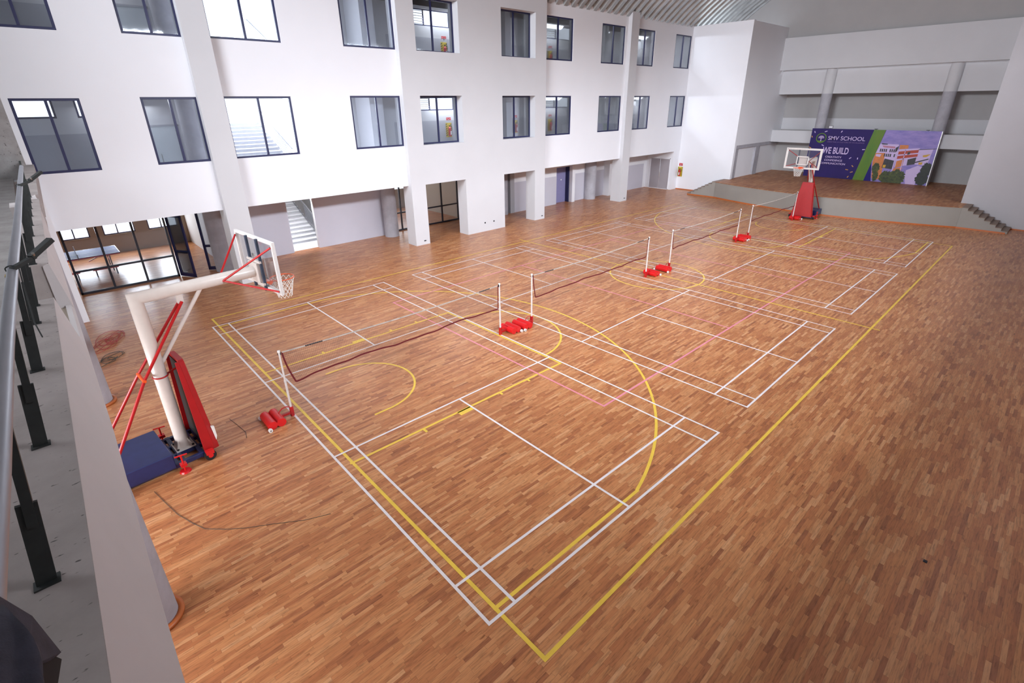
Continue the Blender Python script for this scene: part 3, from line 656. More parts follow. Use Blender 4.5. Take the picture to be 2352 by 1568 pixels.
def firesign(loc, rotz, label):
    r = thing('fire_sign', label, 'sign', loc, rotz)
    MB().box(-0.15, 0.15, 0, 0.006, 0, 0.19, 0.002).build('sign_plate', 'sign_red', r)
    m_ = MB(); m_.box(-0.02, 0.02, -0.002, 0, 0.02, 0.10); m_.prism([(-0.05, 0.10), (0.05, 0.10), (0.0, 0.03)], 'y', -0.002, 0)
    m_.box(-0.13, -0.04, -0.002, 0, 0.12, 0.13); m_.box(0.04, 0.13, -0.002, 0, 0.12, 0.13); m_.build('sign_symbol', 'sign_white', r)
EXT = [((14.28, YB-0.03, 4.62), 'hazard-striped fire extinguisher board behind the fifth middle storey window'), ((19.2, YB-0.03, 4.62), 'fire extinguisher board seen through the sixth middle storey window'),
       ((22.25, YB-0.03, 4.60), 'fire extinguisher board behind the seventh middle storey window'), ((14.28, YB-0.03, 8.42), 'fire extinguisher board behind the fifth top storey window'),
       ((22.15, YB-0.03, 8.42), 'fire extinguisher board behind the seventh top storey window')]
e0 = extinguisher(EXT[0][0], 0, EXT[0][1], None)
for loc, lab in EXT[1:]: dup(e0, loc, 0, lab)
dup(e0, (XW-0.035, 17.86, 0.95), -PI/2, 'yellow and black fire extinguisher board on the white wall left of the stage steps')
for (x, y, z_), lab in EXT: firesign((x+0.03, y+0.02, z_+0.80), 0, 'small red sign over the '+lab.replace('hazard-striped ', ''))
firesign((XW-0.012, 17.86, 1.74), -PI/2, 'small red sign above the extinguisher board left of the stage steps')

# printed backdrop
r = thing('stage_backdrop', 'wide purple and green printed school backdrop standing on the stage', 'backdrop', (39.30, 10.93, H), -PI/2)
# local x runs to the photo's right, local z up, local -y faces the hall
BW, BH = 7.50, 3.30
MB().box(0, BW, 0.0, 0.05, 0, BH, 0.004).build('board', 'board_purple', r)
f = MB(); f.box(0.3, 0.36, 0.05, 0.8, 0, 0.05); f.box(7.1, 7.16, 0.05, 0.8, 0, 0.05); f.bar((0.33, 0.75, 0.05), (0.33, 0.06, 2.6), 0.05, 0.05); f.bar((7.13, 0.75, 0.05), (7.13, 0.06, 2.6), 0.05, 0.05)
f.build('support_frame', 'steel', r)
MB().box(BW-0.03, BW+0.012, -0.006, 0.05, 0, BH).build('edge_strip', 'steel', r)
lay = [0.0]
def pr(name, mat, *polys):
    lay[0] -= 0.0012; m_ = MB()
    for p in polys: m_.prism([(x, z_-H) for x, z_ in p], 'y', lay[0], 0.0)
    return m_.build(name, mat, r)
T_, B0 = H+BH, H
pr('green_stripe', 'print_green', [(3.83, T_), (4.50, T_), (3.94, B0), (3.26, B0)])
pr('indigo_corner', 'board_indigo', [(3.95, B0), (4.37, B0), (4.15, 2.33)])
sky = pr('photo_print', 'print_sky', [(4.52, T_), (7.47, T_), (7.47, B0), (4.38, B0), (4.15, 2.33)])
pr('building_print', 'print_white', [(4.38, 3.5), (5.43, 3.52), (5.44, 2.0), (4.76, 2.6), (4.26, 2.92)], [(5.46, 3.1), (6.60, 3.27), (7.30, 3.35), (7.2, 2.3), (6.5, 2.35), (5.5, 2.1)])
pr('building_print', 'print_pink', [(4.52, 3.42), (5.25, 3.38), (5.28, 3.26), (4.62, 3.30)])
pr('building_print', 'print_orange', [(4.25, 2.92), (4.79, 2.95), (4.92, 1.27), (4.60, 1.2), (4.37, 1.3), (4.20, 2.36)], [(5.49, 3.49), (5.96, 3.50), (5.98, 3.29), (5.51, 3.22)], [(5.54, 2.48), (5.93, 2.62), (5.92, 2.19), (5.55, 2.03)], [(5.5, 2.02), (5.95, 2.1), (5.9, 1.9), (5.45, 1.85)])
pr('building_print', 'print_red', [(5.52, 3.08), (6.57, 3.24), (6.57, 3.06), (5.52, 2.88)], [(5.52, 2.80), (6.58, 3.00), (6.58, 2.82), (5.52, 2.60)])
pr('building_print', 'print_lilac', [(5.5, 3.21), (6.6, 3.33), (6.6, 3.30), (5.5, 3.18)]); pr('building_print', 'print_white', [(5.5, 3.22), (6.6, 3.34), (6.6, 3.25), (5.5, 3.10)], [(5.46, 2.88), (6.6, 3.06), (6.6, 2.99), (5.46, 2.80)], [(5.46, 2.60), (6.6, 2.83), (6.6, 2.76), (5.46, 2.50)], [(5.85, 3.2), (5.89, 3.2), (5.9, 1.95), (5.86, 1.95)], [(5.42, 3.2), (5.48, 3.2), (5.46, 1.85), (5.40, 1.85)],
   [(4.95, 2.5), (4.98, 2.5), (4.98, 1.95), (4.95, 1.95)], [(4.29, 2.86), (4.6, 2.86), (4.55, 2.68), (4.3, 2.72)])
wn_ = []
for i in range(8):
    for zz in (3.02, 2.72):
        x = 4.45+i*0.11+(0.3 if zz < 2.9 else 0.0)
        if x < 5.35 and i != 4: wn_.append([(x, zz), (x+0.07, zz), (x+0.07, zz+0.19), (x, zz+0.19)])
pr('building_print', 'print_dark', *wn_, [(4.85, 2.6), (5.4, 2.5), (5.4, 1.95), (4.8, 2.0)], [(6.12, 2.62), (6.55, 2.78), (6.55, 2.35), (6.15, 2.25)], [(5.3, 3.3), (5.45, 3.42), (5.42, 3.1), (5.32, 3.0)], [(6.02, 3.06), (6.15, 3.12), (6.15, 2.95), (6.02, 2.90)], [(4.45, 3.56), (4.8, 3.54), (4.8, 3.48), (4.5, 3.48)], [(6.55, 3.27), (7.45, 3.36), (7.45, 3.33), (6.55, 3.23)], [(6.55, 2.50), (7.2, 2.75), (7.2, 2.68), (6.55, 2.42)])
pr('building_print', 'print_yellow', [(6.85, 2.92), (7.25, 3.02), (7.05, 2.82), (6.88, 2.82)], [(6.75, 2.48), (6.95, 2.50), (6.93, 2.35), (6.75, 2.35)], [(4.85, 2.2), (5.02, 2.2), (5.0, 2.02), (4.85, 2.02)])
pr('road_print', 'print_white', [(6.2, 1.95), (6.75, 2.28), (7.16, 2.15), (6.9, 1.9), (6.88, B0), (6.35, B0), (6.2, 1.58)])
def blob(cx_, cz, rx, rz, n=22, seed=1):
    rg = random.Random(seed); return [(cx_+rx*math.cos(2*PI*i/n)*(0.85+0.3*rg.random()), max(B0+0.002, cz+rz*math.sin(2*PI*i/n)*(0.85+0.3*rg.random()))) for i in range(n)]
for a_ in ((5.2, 1.42, 0.38, 0.40, 2), (5.75, 1.45, 0.50, 0.48, 3), (4.48, 1.95, 0.22, 0.35, 4), (4.56, 1.45, 0.16, 0.35, 5)): pr('tree_print', 'print_leaf', blob(*a_[:4], n=60, seed=a_[4]))
def clipx(p): return [(min(x, 7.46), z_) for x, z_ in p]
pr('tree_print', 'print_leaf_dark', clipx(blob(7.25, 2.05, 0.30, 0.42, 60, 6))); pr('tree_print', 'print_leaf_dark', clipx(blob(7.15, 1.50, 0.34, 0.45, 60, 7)))
cf = []
for i, (x, z_) in enumerate([(0.93, 4.195), (1.92, 4.21), (0.21, 4.135), (0.9, 3.265), (3.5, 3.10), (2.82, 2.50), (3.27, 2.50), (3.08, 1.98), (2.78, 1.72), (3.10, 1.58), (2.95, 1.25), (0.06, 3.82), (0.10, 3.07)]):
    a = 0.5+i*0.7; l1 = 0.085; w1 = 0.025; dx, dz = math.cos(a), math.sin(a); x = max(x, 0.08)
    cf.append([(x+dx*l1*sx-dz*w1*sz, z_+dz*l1*sx*0.7+dx*w1*sz) for sx, sz in ((-1, -1), (1, -1), (1, 1), (-1, 1))])
pr('confetti', 'print_gold', *cf[7:]); pr('confetti', 'print_white', *cf[:7])
lay[0] -= 0.0012
def ringpoly(mbx, cx_, cz, r0, r1, n=40):
    vs = [];
    for yy in (lay[0], 0.0):
        for rr in (r0, r1):
            for i in range(n): t = 2*PI*i/n; vs.append((cx_+rr*math.cos(t), yy, cz-H+rr*math.sin(t)))
    fs = []
    for i in range(n):
        j = (i+1) % n; fs += [(i, j, n+j, n+i), (n+i, n+j, 3*n+j, 3*n+i), (2*n+i, 2*n+j, j, i)]
    mbx.add(vs, fs)
lg = MB(); ringpoly(lg, 0.705, 3.745, 0.285, 0.335); lg.prism([(0.705+0.28*math.cos(t), 3.745-H+0.28*math.sin(t)) for t in [PI*1.22+PI*0.56*i/12 for i in range(13)]], 'y', lay[0], 0)
lg.build('logo_ring', 'print_green', r)
tr_ = MB()
def stroke(p, q, w_):
    p = Vector(p); q = Vector(q); d_ = (q-p).normalized(); n_ = Vector((-d_.y, d_.x))*w_/2
    tr_.prism([tuple(v) for v in (p-n_, q-n_, q+n_, p+n_)], 'y', lay[0]-0.001, 0)
cz = 3.745-H; tr_.prism([(0.68, cz-0.22), (0.73, cz-0.22), (0.72, cz), (0.69, cz)], 'y', lay[0]-0.001, 0)
for a in range(-3, 4):
    t = PI/2+a*0.38; p = (0.705, cz-0.06); q = (0.705+0.21*math.cos(t), cz-0.02+0.19*math.sin(t)); stroke(p, q, 0.02)
    for s_ in (-1, 1): m_ = (p[0]*0.35+q[0]*0.65, p[1]*0.35+q[1]*0.65); stroke(m_, (m_[0]+0.075*math.cos(t+s_*0.9), m_[1]+0.075*math.sin(t+s_*0.9)), 0.018)
tr_.build('logo_tree', 'print_white', r)
def text(name, body, x, z_, width, height, mat, bold=0.0, shear=0.0, center=False):
    c = bpy.data.curves.new(name, 'FONT'); c.body = body; c.size = 1.0; c.extrude = 0.0015; c.offset = bold; c.shear = shear
    o = bpy.data.objects.new(name, c); COL.objects.link(o); bpy.context.view_layer.update()
    dg = bpy.context.evaluated_depsgraph_get(); me = bpy.data.meshes.new_from_object(o.evaluated_get(dg)); bpy.data.objects.remove(o); bpy.data.curves.remove(c)
    xs = [v.co.x for v in me.vertices]; ys = [v.co.y for v in me.vertices]
    x0, x1, y0, y1 = min(xs), max(xs), min(ys), max(ys)
    for v in me.vertices:
        X = (v.co.x-x0)/(x1-x0)*width; Z = (v.co.y-y0)/(y1-y0)*height; v.co = (X, -v.co.z+lay[0]-0.002, Z)
    me.materials.clear(); me.materials.append(M[mat])
    t = bpy.data.objects.new(name, me); COL.objects.link(t); t.parent = r; t.location = (x-(width/2 if center else 0), 0, z_-H); return t
text('school_name', 'SMV SCHOOL', 1.16, 3.64, 2.29, 0.26, 'print_white', 0.004)
text('tagline', 'CREATING A CULTURE OF EXCELLENCE', 1.15, 3.475, 2.30, 0.075, 'print_lilac')
text('slogan', 'WE BUILD', 0.97, 2.72, 1.65, 0.44, 'print_white', 0.018)
text('slogan', 'CREATIVITY', 1.76, 2.445, 1.04, 0.125, 'print_white', 0.012, 0, True)
text('slogan', 'CONFIDENCE', 1.79, 2.225, 1.15, 0.125, 'print_white', 0.012, 0, True)
text('slogan', 'COMMUNICATION', 1.79, 2.005, 1.62, 0.125, 'print_white', 0.012, 0, True)
for i, x in enumerate((1.18, 3.93, 6.75)):
    b = thing('spotlight', 'small black floodlight clipped on the top edge of the backdrop, %s of three' % ('left', 'middle', 'right')[i], 'lamp', (39.30, 10.93-x, H+BH), -PI/2)
    MB().box(-0.02, 0.02, -0.02, 0.03, 0.0, 0.03).build('bracket', 'frame_black', b)
    if i == 0: MB().box(-0.14, 0.14, -0.05, -0.02, 0.02, 0.20, 0.006).build('housing', 'frame_black', b); MB().box(-0.115, 0.115, -0.055, -0.05, 0.04, 0.18).build('lamp_glass', 'sign_white', b)
    else: MB().box(-0.10, 0.10, -0.03, 0.03, 0.02, 0.06, 0.006).build('housing', 'frame_black', b)

# ------------------------------------------------------------------ roof
RC, RR = (7.45, 11.0-15.84*math.cos(math.radians(42))), 15.84
def roof():
    prof = []; p = 0.62; x = -9.0
    while x < 42: prof += [(x, 0), (x+0.26, 0), (x+0.33, 0.14), (x+0.55, 0.14)]; x += p
    mb = MB(); n = 34; a0, a1 = math.radians(-44), math.radians(44); m_ = len(prof); vs = []
    for i in range(n+1):
        a = a0+(a1-a0)*i/n
        for (x, d) in prof: vs.append((x, RC[0]+(RR+d)*math.sin(a), RC[1]+(RR+d)*math.cos(a)))
    mb.add(vs, [(i*m_+j, i*m_+j+1, (i+1)*m_+j+1, (i+1)*m_+j) for i in range(n) for j in range(m_-1)])
    return mb
struct('ceiling', roof(), 'roof_metal', 'curved ribbed metal roof over the hall', 'roof')
struct('ceiling_eaves', MB().box(-9, 42, 18.4, 21.4, 10.62, 10.75), 'paint_pale', 'flat roof slab over the corridors', 'ceiling')

struct('ceiling_eaves', MB().box(-9, 42, -5.2, -3.4, 11.15, 11.3), 'paint_pale', 'unseen slab closing the light gap above the high strip windows', 'ceiling')  # added out of view to stop sky light leaking past the roof edge
# ------------------------------------------------------------------ walls out of the frame (right: strip windows, back: added openings for fill light)
mb = holes_wall('y', -5.2, -4.95, -9, 34, 0, 12.5, [(a, b, 9.75, 11.05) for a, b in RW])
struct('wall_right', mb, 'paint_pale', 'right wall of the hall with high strip windows', 'wall')
struct('wall_back', holes_wall('x', -9.2, -9, -5.2, 21, 0, 17, [(2.4, 12.4, 11.5, 14.3), (3.0, 12.0, 6.7, 9.7), (0.0, 12.0, 1.0, 3.4)]), 'paint_pale', 'wall behind the gallery', 'wall')  # openings made up to let the added fill lights in

# ------------------------------------------------------------------ near gallery: curb, band, railing
def XS(y): return -3.18 + 0.0215*(y+1.37)
def strip(name, mat, label, cat, segs, ya, yb, n=24):
    """cross section polyline swept along y; segs(y) -> list of (x, z)"""
    mb = MB(); vs = []; k = len(segs(ya))
    for i in range(n+1):
        y = ya+(yb-ya)*i/n
        for (x, z_) in segs(y): vs.append((x, y, z_))
    mb.add(vs, [(i*k+j, i*k+(j+1) % k, (i+1)*k+(j+1) % k, (i+1)*k+j) for i in range(n) for j in range(k)])
    mb.add(vs[:k], [tuple(reversed(range(k)))]); mb.add(vs[-k:], [tuple(range(k))])
    return struct(name, mb, mat, label, cat)
def XO(y):
    P_ = [(-7, -3.10), (-1.08, -3.065), (-0.2, -3.052), (0.9, -3.027), (5.2, -2.996), (15.7, -2.963), (18.1, -2.955)]
    for (a, xa), (b, xb) in zip(P_[:-1], P_[1:]):
        if y <= b: return xa+(xb-xa)*(y-a)/(b-a)
    return P_[-1][1]
ZK = 4.90
strip('curb', 'curb_concrete', 'near grey concrete curb carrying the railing posts', 'curb', lambda y: [(XS(y)-0.24, ZK-0.40), (XS(y)-0.01, ZK-0.40), (XS(y), ZK-0.05), (XS(y), ZK), (XS(y)-0.24, ZK)], -7, 2.55)
strip('curb', 'curb_concrete', 'middle length of concrete curb beyond the gap in the gallery edge', 'curb', lambda y: [(XS(y)-0.24, ZK-0.40), (XS(y)-0.01, ZK-0.40), (XS(y), ZK-0.05), (XS(y), ZK), (XS(y)-0.24, ZK)], 3.85, 9.0)
strip('curb', 'curb_concrete', 'far length of concrete curb near the window wall', 'curb', lambda y: [(XS(y)-0.24, ZK-0.40), (XS(y)-0.01, ZK-0.40), (XS(y), ZK-0.05), (XS(y), ZK), (XS(y)-0.24, ZK)], 9.6, 16.5)
strip('fascia', 'plaster_band', 'pinkish white plaster fascia nearest the camera on the gallery edge', 'fascia', lambda y: [(XS(y)+0.001, ZK-0.003), (XO(y), 4.40), (XO(y)-0.02, 4.32), (XS(y)-0.05, 4.32), (XS(y)-0.05, ZK-0.02)], -7, 2.565, 30)
strip('fascia', 'plaster_band', 'low white plaster strip across the gap in the gallery edge', 'fascia', lambda y: [(XO(y)-0.02, 4.46), (XO(y), 4.40), (XO(y)-0.02, 4.32), (XO(y)-0.06, 4.32), (XO(y)-0.06, 4.46)], 2.57, 3.83, 6)
strip('fascia', 'plaster_band', 'far pinkish white plaster fascia of the gallery running to the window wall', 'fascia', lambda y: [(XS(y)+0.001 if y < 9 else min(XS(y), -2.985), ZK-0.003), (XO(y), 4.40), (XO(y)-0.02, 4.32), (XS(y)-0.05 if y < 9 else -3.05, 4.32), (XS(y)-0.05 if y < 9 else -3.05, ZK-0.02)], 3.835, 18.08, 40)
struct('gap_slab', MB().box(-3.42, -3.03, 2.56, 3.84, 4.33, 4.44), 'paint_beige', 'beige recess in the gap of the gallery curb', 'slab')
struct('curb_end', MB().box(-3.35, -3.10, 9.0, 9.6, 4.5, 4.80), 'plaster_band', 'short white plaster piece between the far curb lengths', 'curb')
# gallery slab and walls
struct('floor_gallery', MB().box(-9, -3.33, -5, 18, 4.25, 4.45), 'rough_concrete', 'rough concrete gallery floor behind the railing', 'floor')
struct('ceiling_gallery', MB().box(-9, -3.12, -5, 18, 4.05, 4.25), 'paint_beige', 'underside slab of the gallery', 'ceiling')
struct('wall_gallery_end', MB().box(-9, -2.95, YR, YR+0.3, 0, 11.2), 'rough_concrete', 'rough concrete wall at the end of the gallery', 'wall')
# round columns below the gallery and the white wall end
column(-3.40, 3.95, 0.27, 4.1, 'grey round column with an orange base ring under the near gallery edge', ring=True)
column(-3.27, 11.15, 0.27, 4.1, 'grey round column under the gallery behind the near basketball stand', ring=True)
struct('wall_gallery_foot', MB().box(-3.35, -2.86, 17.45, YR, 0, 4.4), 'paint_white', 'white wall end below the gallery at the window wall', 'wall')
# railing
def rail(pts, label):
    r = thing('handrail', label, 'railing', pts[0]); o = Vector(pts[0])
    MB().tube([Vector(p)-o for p in pts], 0.024, 14).build('top_pipe', 'pipe_grey', r); return r, o
RXY = [(-3.275, -6.5), (-3.222, -2.4), (-3.209, -1.60), (-3.200, -1.20), (-3.185, -0.309), (-3.172, 0.271), (-3.155, 0.958), (-3.119, 2.389), (-3.062, 5.039), (-3.000, 7.9)]
rail1, o1 = rail([(x-0.012, y, 5.5) for x, y in RXY[:7]], 'near length of grey pipe handrail on dark posts at the left edge')
rail2, o2 = rail([(x-0.012, y+(0.03 if y < 1 else 0), 5.5) for x, y in RXY[6:9]], 'middle length of grey pipe handrail beyond the black bracket')
rail3, o3 = rail([(x-0.012, y+(0.03 if y < 5.1 else 0), 5.5) for x, y in RXY[8:]], 'far length of grey pipe handrail near the window wall')
PY = [-3.75, -2.78, -1.82, -0.864, 0.086, 1.026, 1.945, 2.40, 3.9, 4.6, 5.455, 6.242, 7.057, 7.813, 8.527, 9.28]
def rx(y):
    for (xa, a), (xb, b) in zip(RXY[:-1], RXY[1:]):
        if y <= b: return xa+(xb-xa)*(y-a)/(b-a)
    return RXY[-1][0]
for y in PY:
    par, oo = (rail1, o1) if y < 0.96 else ((rail2, o2) if y < 5.04 else (rail3, o3))
    xb = XS(y)-0.115; xt = rx(min(y, 7.8))-0.012
    q = MB(); q.bar(Vector((xb, y, ZK))-oo, Vector((xb+(xt-xb)*0.5, y, ZK+0.30))-oo, 0.05, 0.012, (0, 1, 0)); q.bar(Vector((xb+(xt-xb)*0.4, y, ZK+0.22))-oo, Vector((xt, y, 5.49))-oo, 0.026, 0.026, (0, 1, 0))
    q.box(xb-0.032-oo.x, xb+0.034-oo.x, y-0.024-oo.y, y+0.022-oo.y, ZK-oo.z-0.002, ZK-oo.z+0.006)
    q.build('post', 'bracket_dark', par)
def bracket(p, label, s=1.0):
    b = thing('light_bracket', label, 'bracket', p)
    MB().bar((0, 0, 0), (0.10*s, 0.06*s, 0.035*s), 0.030*s, 0.018*s).bar((0.085*s, 0.05*s, 0.035*s), (0.19*s, 0.13*s, 0.10*s), 0.035*s, 0.024*s).build('arm', 'bracket_dark', b)
    MB().cyl((0.10*s, 0.045*s, 0.045*s), (0.10*s, 0.03*s, 0.06*s), 0.007*s).build('bolt', 'steel', b)
    MB().tube([(0.02*math.cos(t*2*PI/16)-0.005, 0.01*math.sin(t), 0.02*math.sin(t*2*PI/16)) for t in range(16)], 0.003, 6, True).build('wire_tie', 'bracket_dark', b)
bracket((-3.165, 0.90, 5.52), 'larger black folding bracket wired onto the near handrail', 1.0)
bracket((-3.075, 5.00, 5.52), 'smaller dark bracket wired onto the far handrail', 1.15)
tag(MB().box(-3.20, -3.18, 0.86, 0.90, 5.47, 5.50, 0.003).build('yellow_tape', 'strap_yellow'), 'scrap of yellow tape on the near handrail below the black bracket', 'tape')
tag(MB().tube([(-3.135, 0.85, 5.53), (-3.14, 0.80, 5.47), (-3.145, 0.72, 5.38), (-3.15, 0.62, 5.30), (-3.14, 0.55, 5.24)], 0.003, 6).build('loose_wire', 'bracket_dark'), 'thin loose wire hanging from the near handrail', 'wire')

# dark jacket draped over the rail, bottom left of the photo
def jacket():
    r = thing('jacket', 'dark grey jacket draped over the near handrail at the bottom left', 'jacket', (-3.222, -1.95, 5.5))
    mb = MB(); nu, nv = 30, 20; vs = []
    for i in range(nu+1):
        u = i/nu                       # along the rail, away from the camera at 1
        for j in range(nv+1):
            v = j/nv                   # inner hem 0, over the pipe, outer hem 1
            w = 0.26+0.74*(1-u)**0.8
            if v < 0.35: s_ = (0.35-v)/0.35; x = -0.036-0.05*s_; z_ = 0.030-0.42*s_*w
            elif v < 0.5: a_ = (v-0.35)/0.15*PI; x = -0.036*math.cos(a_); z_ = 0.030+0.012*math.sin(a_)
            else: s_ = (v-0.5)/0.5; x = 0.036+0.040*s_*w; z_ = 0.030-0.20*s_*w
            y = -0.62+0.86*u-0.16*max(0, v-0.5)*2*u
            fd = 0.010*math.sin(7*u+9*v)+0.005*math.sin(19*u-6*v)
            vs.append((x+fd, y, z_+fd*0.7))
    mb.add(vs, [(i*(nv+1)+j, i*(nv+1)+j+1, (i+1)*(nv+1)+j+1, (i+1)*(nv+1)+j) for i in range(nu) for j in range(nv)], True)
    o = mb.build('fabric', 'cloth_dark', r); s_ = o.modifiers.new('thickness', 'SOLIDIFY'); s_.thickness = 0.006
    # corner of the front panel hanging to a point, dark lining folded under it
    F1 = [(0.02, 0.27, 0.035), (0.040, 0.29, -0.06), (0.048, 0.295, -0.175), (0.040, 0.25, -0.14), (0.037, 0.16, -0.05), (0.038, 0.02, 0.0)]
    g = MB(); n6 = len(F1); low = [(x-0.012, y, z_-0.006) for x, y, z_ in F1]
    g.add(F1+low, [tuple(range(n6)), tuple(reversed(range(n6, 2*n6)))] + [(i, (i+1) % n6, n6+(i+1) % n6, n6+i) for i in range(n6)]); g.build('front_corner', 'cloth_dark', r)
    f = MB(); F2 = [(0.030, 0.22, -0.045), (0.046, 0.285, -0.182), (0.034, 0.17, -0.165), (0.015, 0.08, -0.14), (0.015, 0.05, -0.03)]
    low = [(x-0.010, y-0.01, z_-0.008) for x, y, z_ in F2]
    f.add(F2+low, [(0,1,2,3,4), (9,8,7,6,5)] + [(i, (i+1) % 5, 5+(i+1) % 5, 5+i) for i in range(5)])
    f.build('lining', 'cloth_black', r)
    return r
jacket()

# ------------------------------------------------------------------ basketball stands
def hoop(loc, rotz, label):
    r = thing('basketball_hoop', label, 'basketball stand', loc, rotz)
    MB().box(-1.55, -0.30, -0.58, 0.58, 0.10, 0.40, 0.012).build('weight_box', 'navy_paint', r)
    f = MB()
    for sy in (-0.50, 0.50): f.box(-1.6, 0.32, sy-0.035, sy+0.035, 0.06, 0.15, 0.005)
    for sy in (-0.17, 0.17): f.box(-0.30, 0.32, sy-0.03, sy+0.03, 0.07, 0.14)
    for x in (-0.26, -0.15, 0.17, 0.30): f.box(x-0.035, x+0.035, -0.56, 0.56, 0.065, 0.145)
    f.build('base_frame', 'navy_paint', r)
    pl = MB().box(-0.17, 0.17, -0.19, 0.19, 0.146, 0.168, 0.003).build('foot_plate', 'post_white', r)
    for sx in (-0.13, 0.13):
        for sy in (-0.14, 0.14): MB().cyl((sx, sy, 0.168), (sx, sy, 0.19), 0.022, n=6).build('bolt', 'black_rubber', pl)
    for sx, sy in ((0.26, 0.64), (0.26, -0.64), (-1.45, 0.64), (-1.45, -0.64)):
        w_ = MB().cyl((sx, sy-0.035, 0.10), (sx, sy+0.035, 0.10), 0.10, n=24).build('wheel', 'black_rubber', r)
        MB().cyl((sx, sy-0.04, 0.10), (sx, sy+0.04, 0.10), 0.045, n=14).box(sx-0.07, sx+0.07, sy-0.042, sy+0.042, 0.13, 0.21).build('fork', 'red_bright', w_)
    for sx, sy in ((-0.20, 0.66), (-0.20, -0.66)):
        j = MB(); j.cyl((sx, sy, 0), (sx, sy, 0.03), 0.10, 0.085, 20).cyl((sx, sy, 0.03), (sx, sy, 0.36), 0.016, n=10).bar((sx-0.10, sy+0.02, 0.36), (sx+0.10, sy-0.02, 0.36), 0.02, 0.02, (0, 0, 1))
        j.box(sx-0.05, sx+0.05, sy-0.05, sy+0.05, 0.13, 0.19); j.build('levelling_jack', 'red_bright', r)
    # mast with gusset plates, then the horizontal arm
    m_ = MB(); ZM = 3.35
    n = 28; Rm = 0.112
    vs = []
    for i in range(n): t = 2*PI*i/n; vs.append((Rm*math.cos(t), Rm*math.sin(t), 0.168))
    for i in range(n): t = 2*PI*i/n; vs.append((Rm*math.cos(t), Rm*math.sin(t), ZM-0.1-Rm*math.cos(t)))   # mitred top
    for i in range(n): t = 2*PI*i/n; vs.append((2.02, Rm*math.sin(t), ZM-0.1-Rm*math.cos(t)))
    m_.add(vs, [(i, (i+1) % n, n+(i+1) % n, n+i) for i in range(n)] + [(n+i, n+(i+1) % n, 2*n+(i+1) % n, 2*n+i) for i in range(n)], True)
    m_.add(vs[:n], [tuple(range(n))]); m_.add(vs[2*n:], [tuple(range(n))])
    m_.build('mast', 'cream_paint', r)
    for a in range(4):
        g = MB()
        t = a*PI/2+PI/4; dx, dy = math.cos(t), math.sin(t)
        g.add([(dx*0.10-dy*0.006, dy*0.10+dx*0.006, 0.168), (dx*0.20-dy*0.006, dy*0.20+dx*0.006, 0.168), (dx*0.10-dy*0.006, dy*0.10+dx*0.006, 0.36),
               (dx*0.10+dy*0.006, dy*0.10-dx*0.006, 0.168), (dx*0.20+dy*0.006, dy*0.20-dx*0.006, 0.168), (dx*0.10+dy*0.006, dy*0.10-dx*0.006, 0.36)], [(0,1,2), (5,4,3), (0,3,4,1), (1,4,5,2), (2,5,3,0)])
        g.build('gusset', 'cream_paint', r)
    MB().cyl((0.08, 0, 1.95), (1.02, 0, 3.16), 0.035, n=14).build('knee_brace', 'cream_paint', r)
    MB().box(0.60, 0.70, -0.04, 0.04, 2.98, 3.16, 0.004).build('hanger', 'cream_paint', r)
    for sy in (-1, 1):
        MB().cyl((0.66, sy*0.06, 3.02), (-0.28, sy*0.19, 1.80), 0.026, n=12).cyl((-0.28, sy*0.19, 1.80), (-1.38, sy*0.50, 0.12), 0.028, n=12).build('stay_rod', 'red_paint', r)
    MB().cyl((-0.28, -0.22, 1.80), (-0.28, 0.22, 1.80), 0.030, n=12).build('cross_bar', 'orange_rim', r)
    MB().tube([(0.12*math.cos(t*2*PI/20), 0.12*math.sin(t*2*PI/20), 1.72) for t in range(20)], 0.014, 8, True).bar((0.10, 0, 1.72), (0.27, 0, 1.78), 0.03, 0.03).build('clamp', 'red_paint', r)
    # padded front shield: wide at the floor, narrow on top
    p = MB(); zt, zb = 2.02, 0.14; wt, wb = 0.30, 0.56
    def sec(z_):
        t = (z_-zb)/(zt-zb); hw = wb+(wt-wb)*t; x = 0.42-0.10*t; return x, hw
    rings = []
    for z_ in (zb, zb+0.03, zt-0.10, zt-0.03, zt):
        x, hw = sec(z_); d = 0.0 if z_ in (zb, zt) else 0.0; hw -= 0.03 if z_ == zt else 0
        rings.append([(x-0.04, -hw, z_), (x+0.04, -hw+0.02, z_), (x+0.05, -hw+0.04, z_), (x+0.05, hw-0.04, z_), (x+0.04, hw-0.02, z_), (x-0.04, hw, z_)])
    vs = [q for rg in rings for q in rg]; k = 6
    p.add(vs, [(i*k+j, i*k+(j+1) % k, (i+1)*k+(j+1) % k, (i+1)*k+j) for i in range(4) for j in range(k)]); p.add(rings[0], [tuple(reversed(range(6)))]); p.add(rings[-1], [tuple(range(6))])
    # returning side cheeks
    for sy in (-1, 1):
        p.add([(0.38, sy*0.555, 0.14), (0.20, sy*0.555, 0.14), (0.22, sy*0.30, 2.0), (0.28, sy*0.30, 2.0), (0.38, sy*0.535, 0.14), (0.20, sy*0.535, 0.14), (0.22, sy*0.28, 2.0), (0.28, sy*0.28, 2.0)],
              [(0,1,2,3), (7,6,5,4), (0,4,5,1), (1,5,6,2), (2,6,7,3), (3,7,4,0)])
    p.build('front_pad', 'red_pad', r)
    MB().prism([(-0.50, 0.2), (0.50, 0.2), (0.27, 1.95), (-0.27, 1.95)], 'x', 0.27, 0.275).build('pad_backing', 'black_rubber', r)
    # backboard
    XB, ZL, ZH = 2.15, 2.90, 3.95
    MB().box(XB, XB+0.012, -0.83, 0.83, ZL+0.04, ZH-0.04).build('backboard_glass', 'glass_board', r)
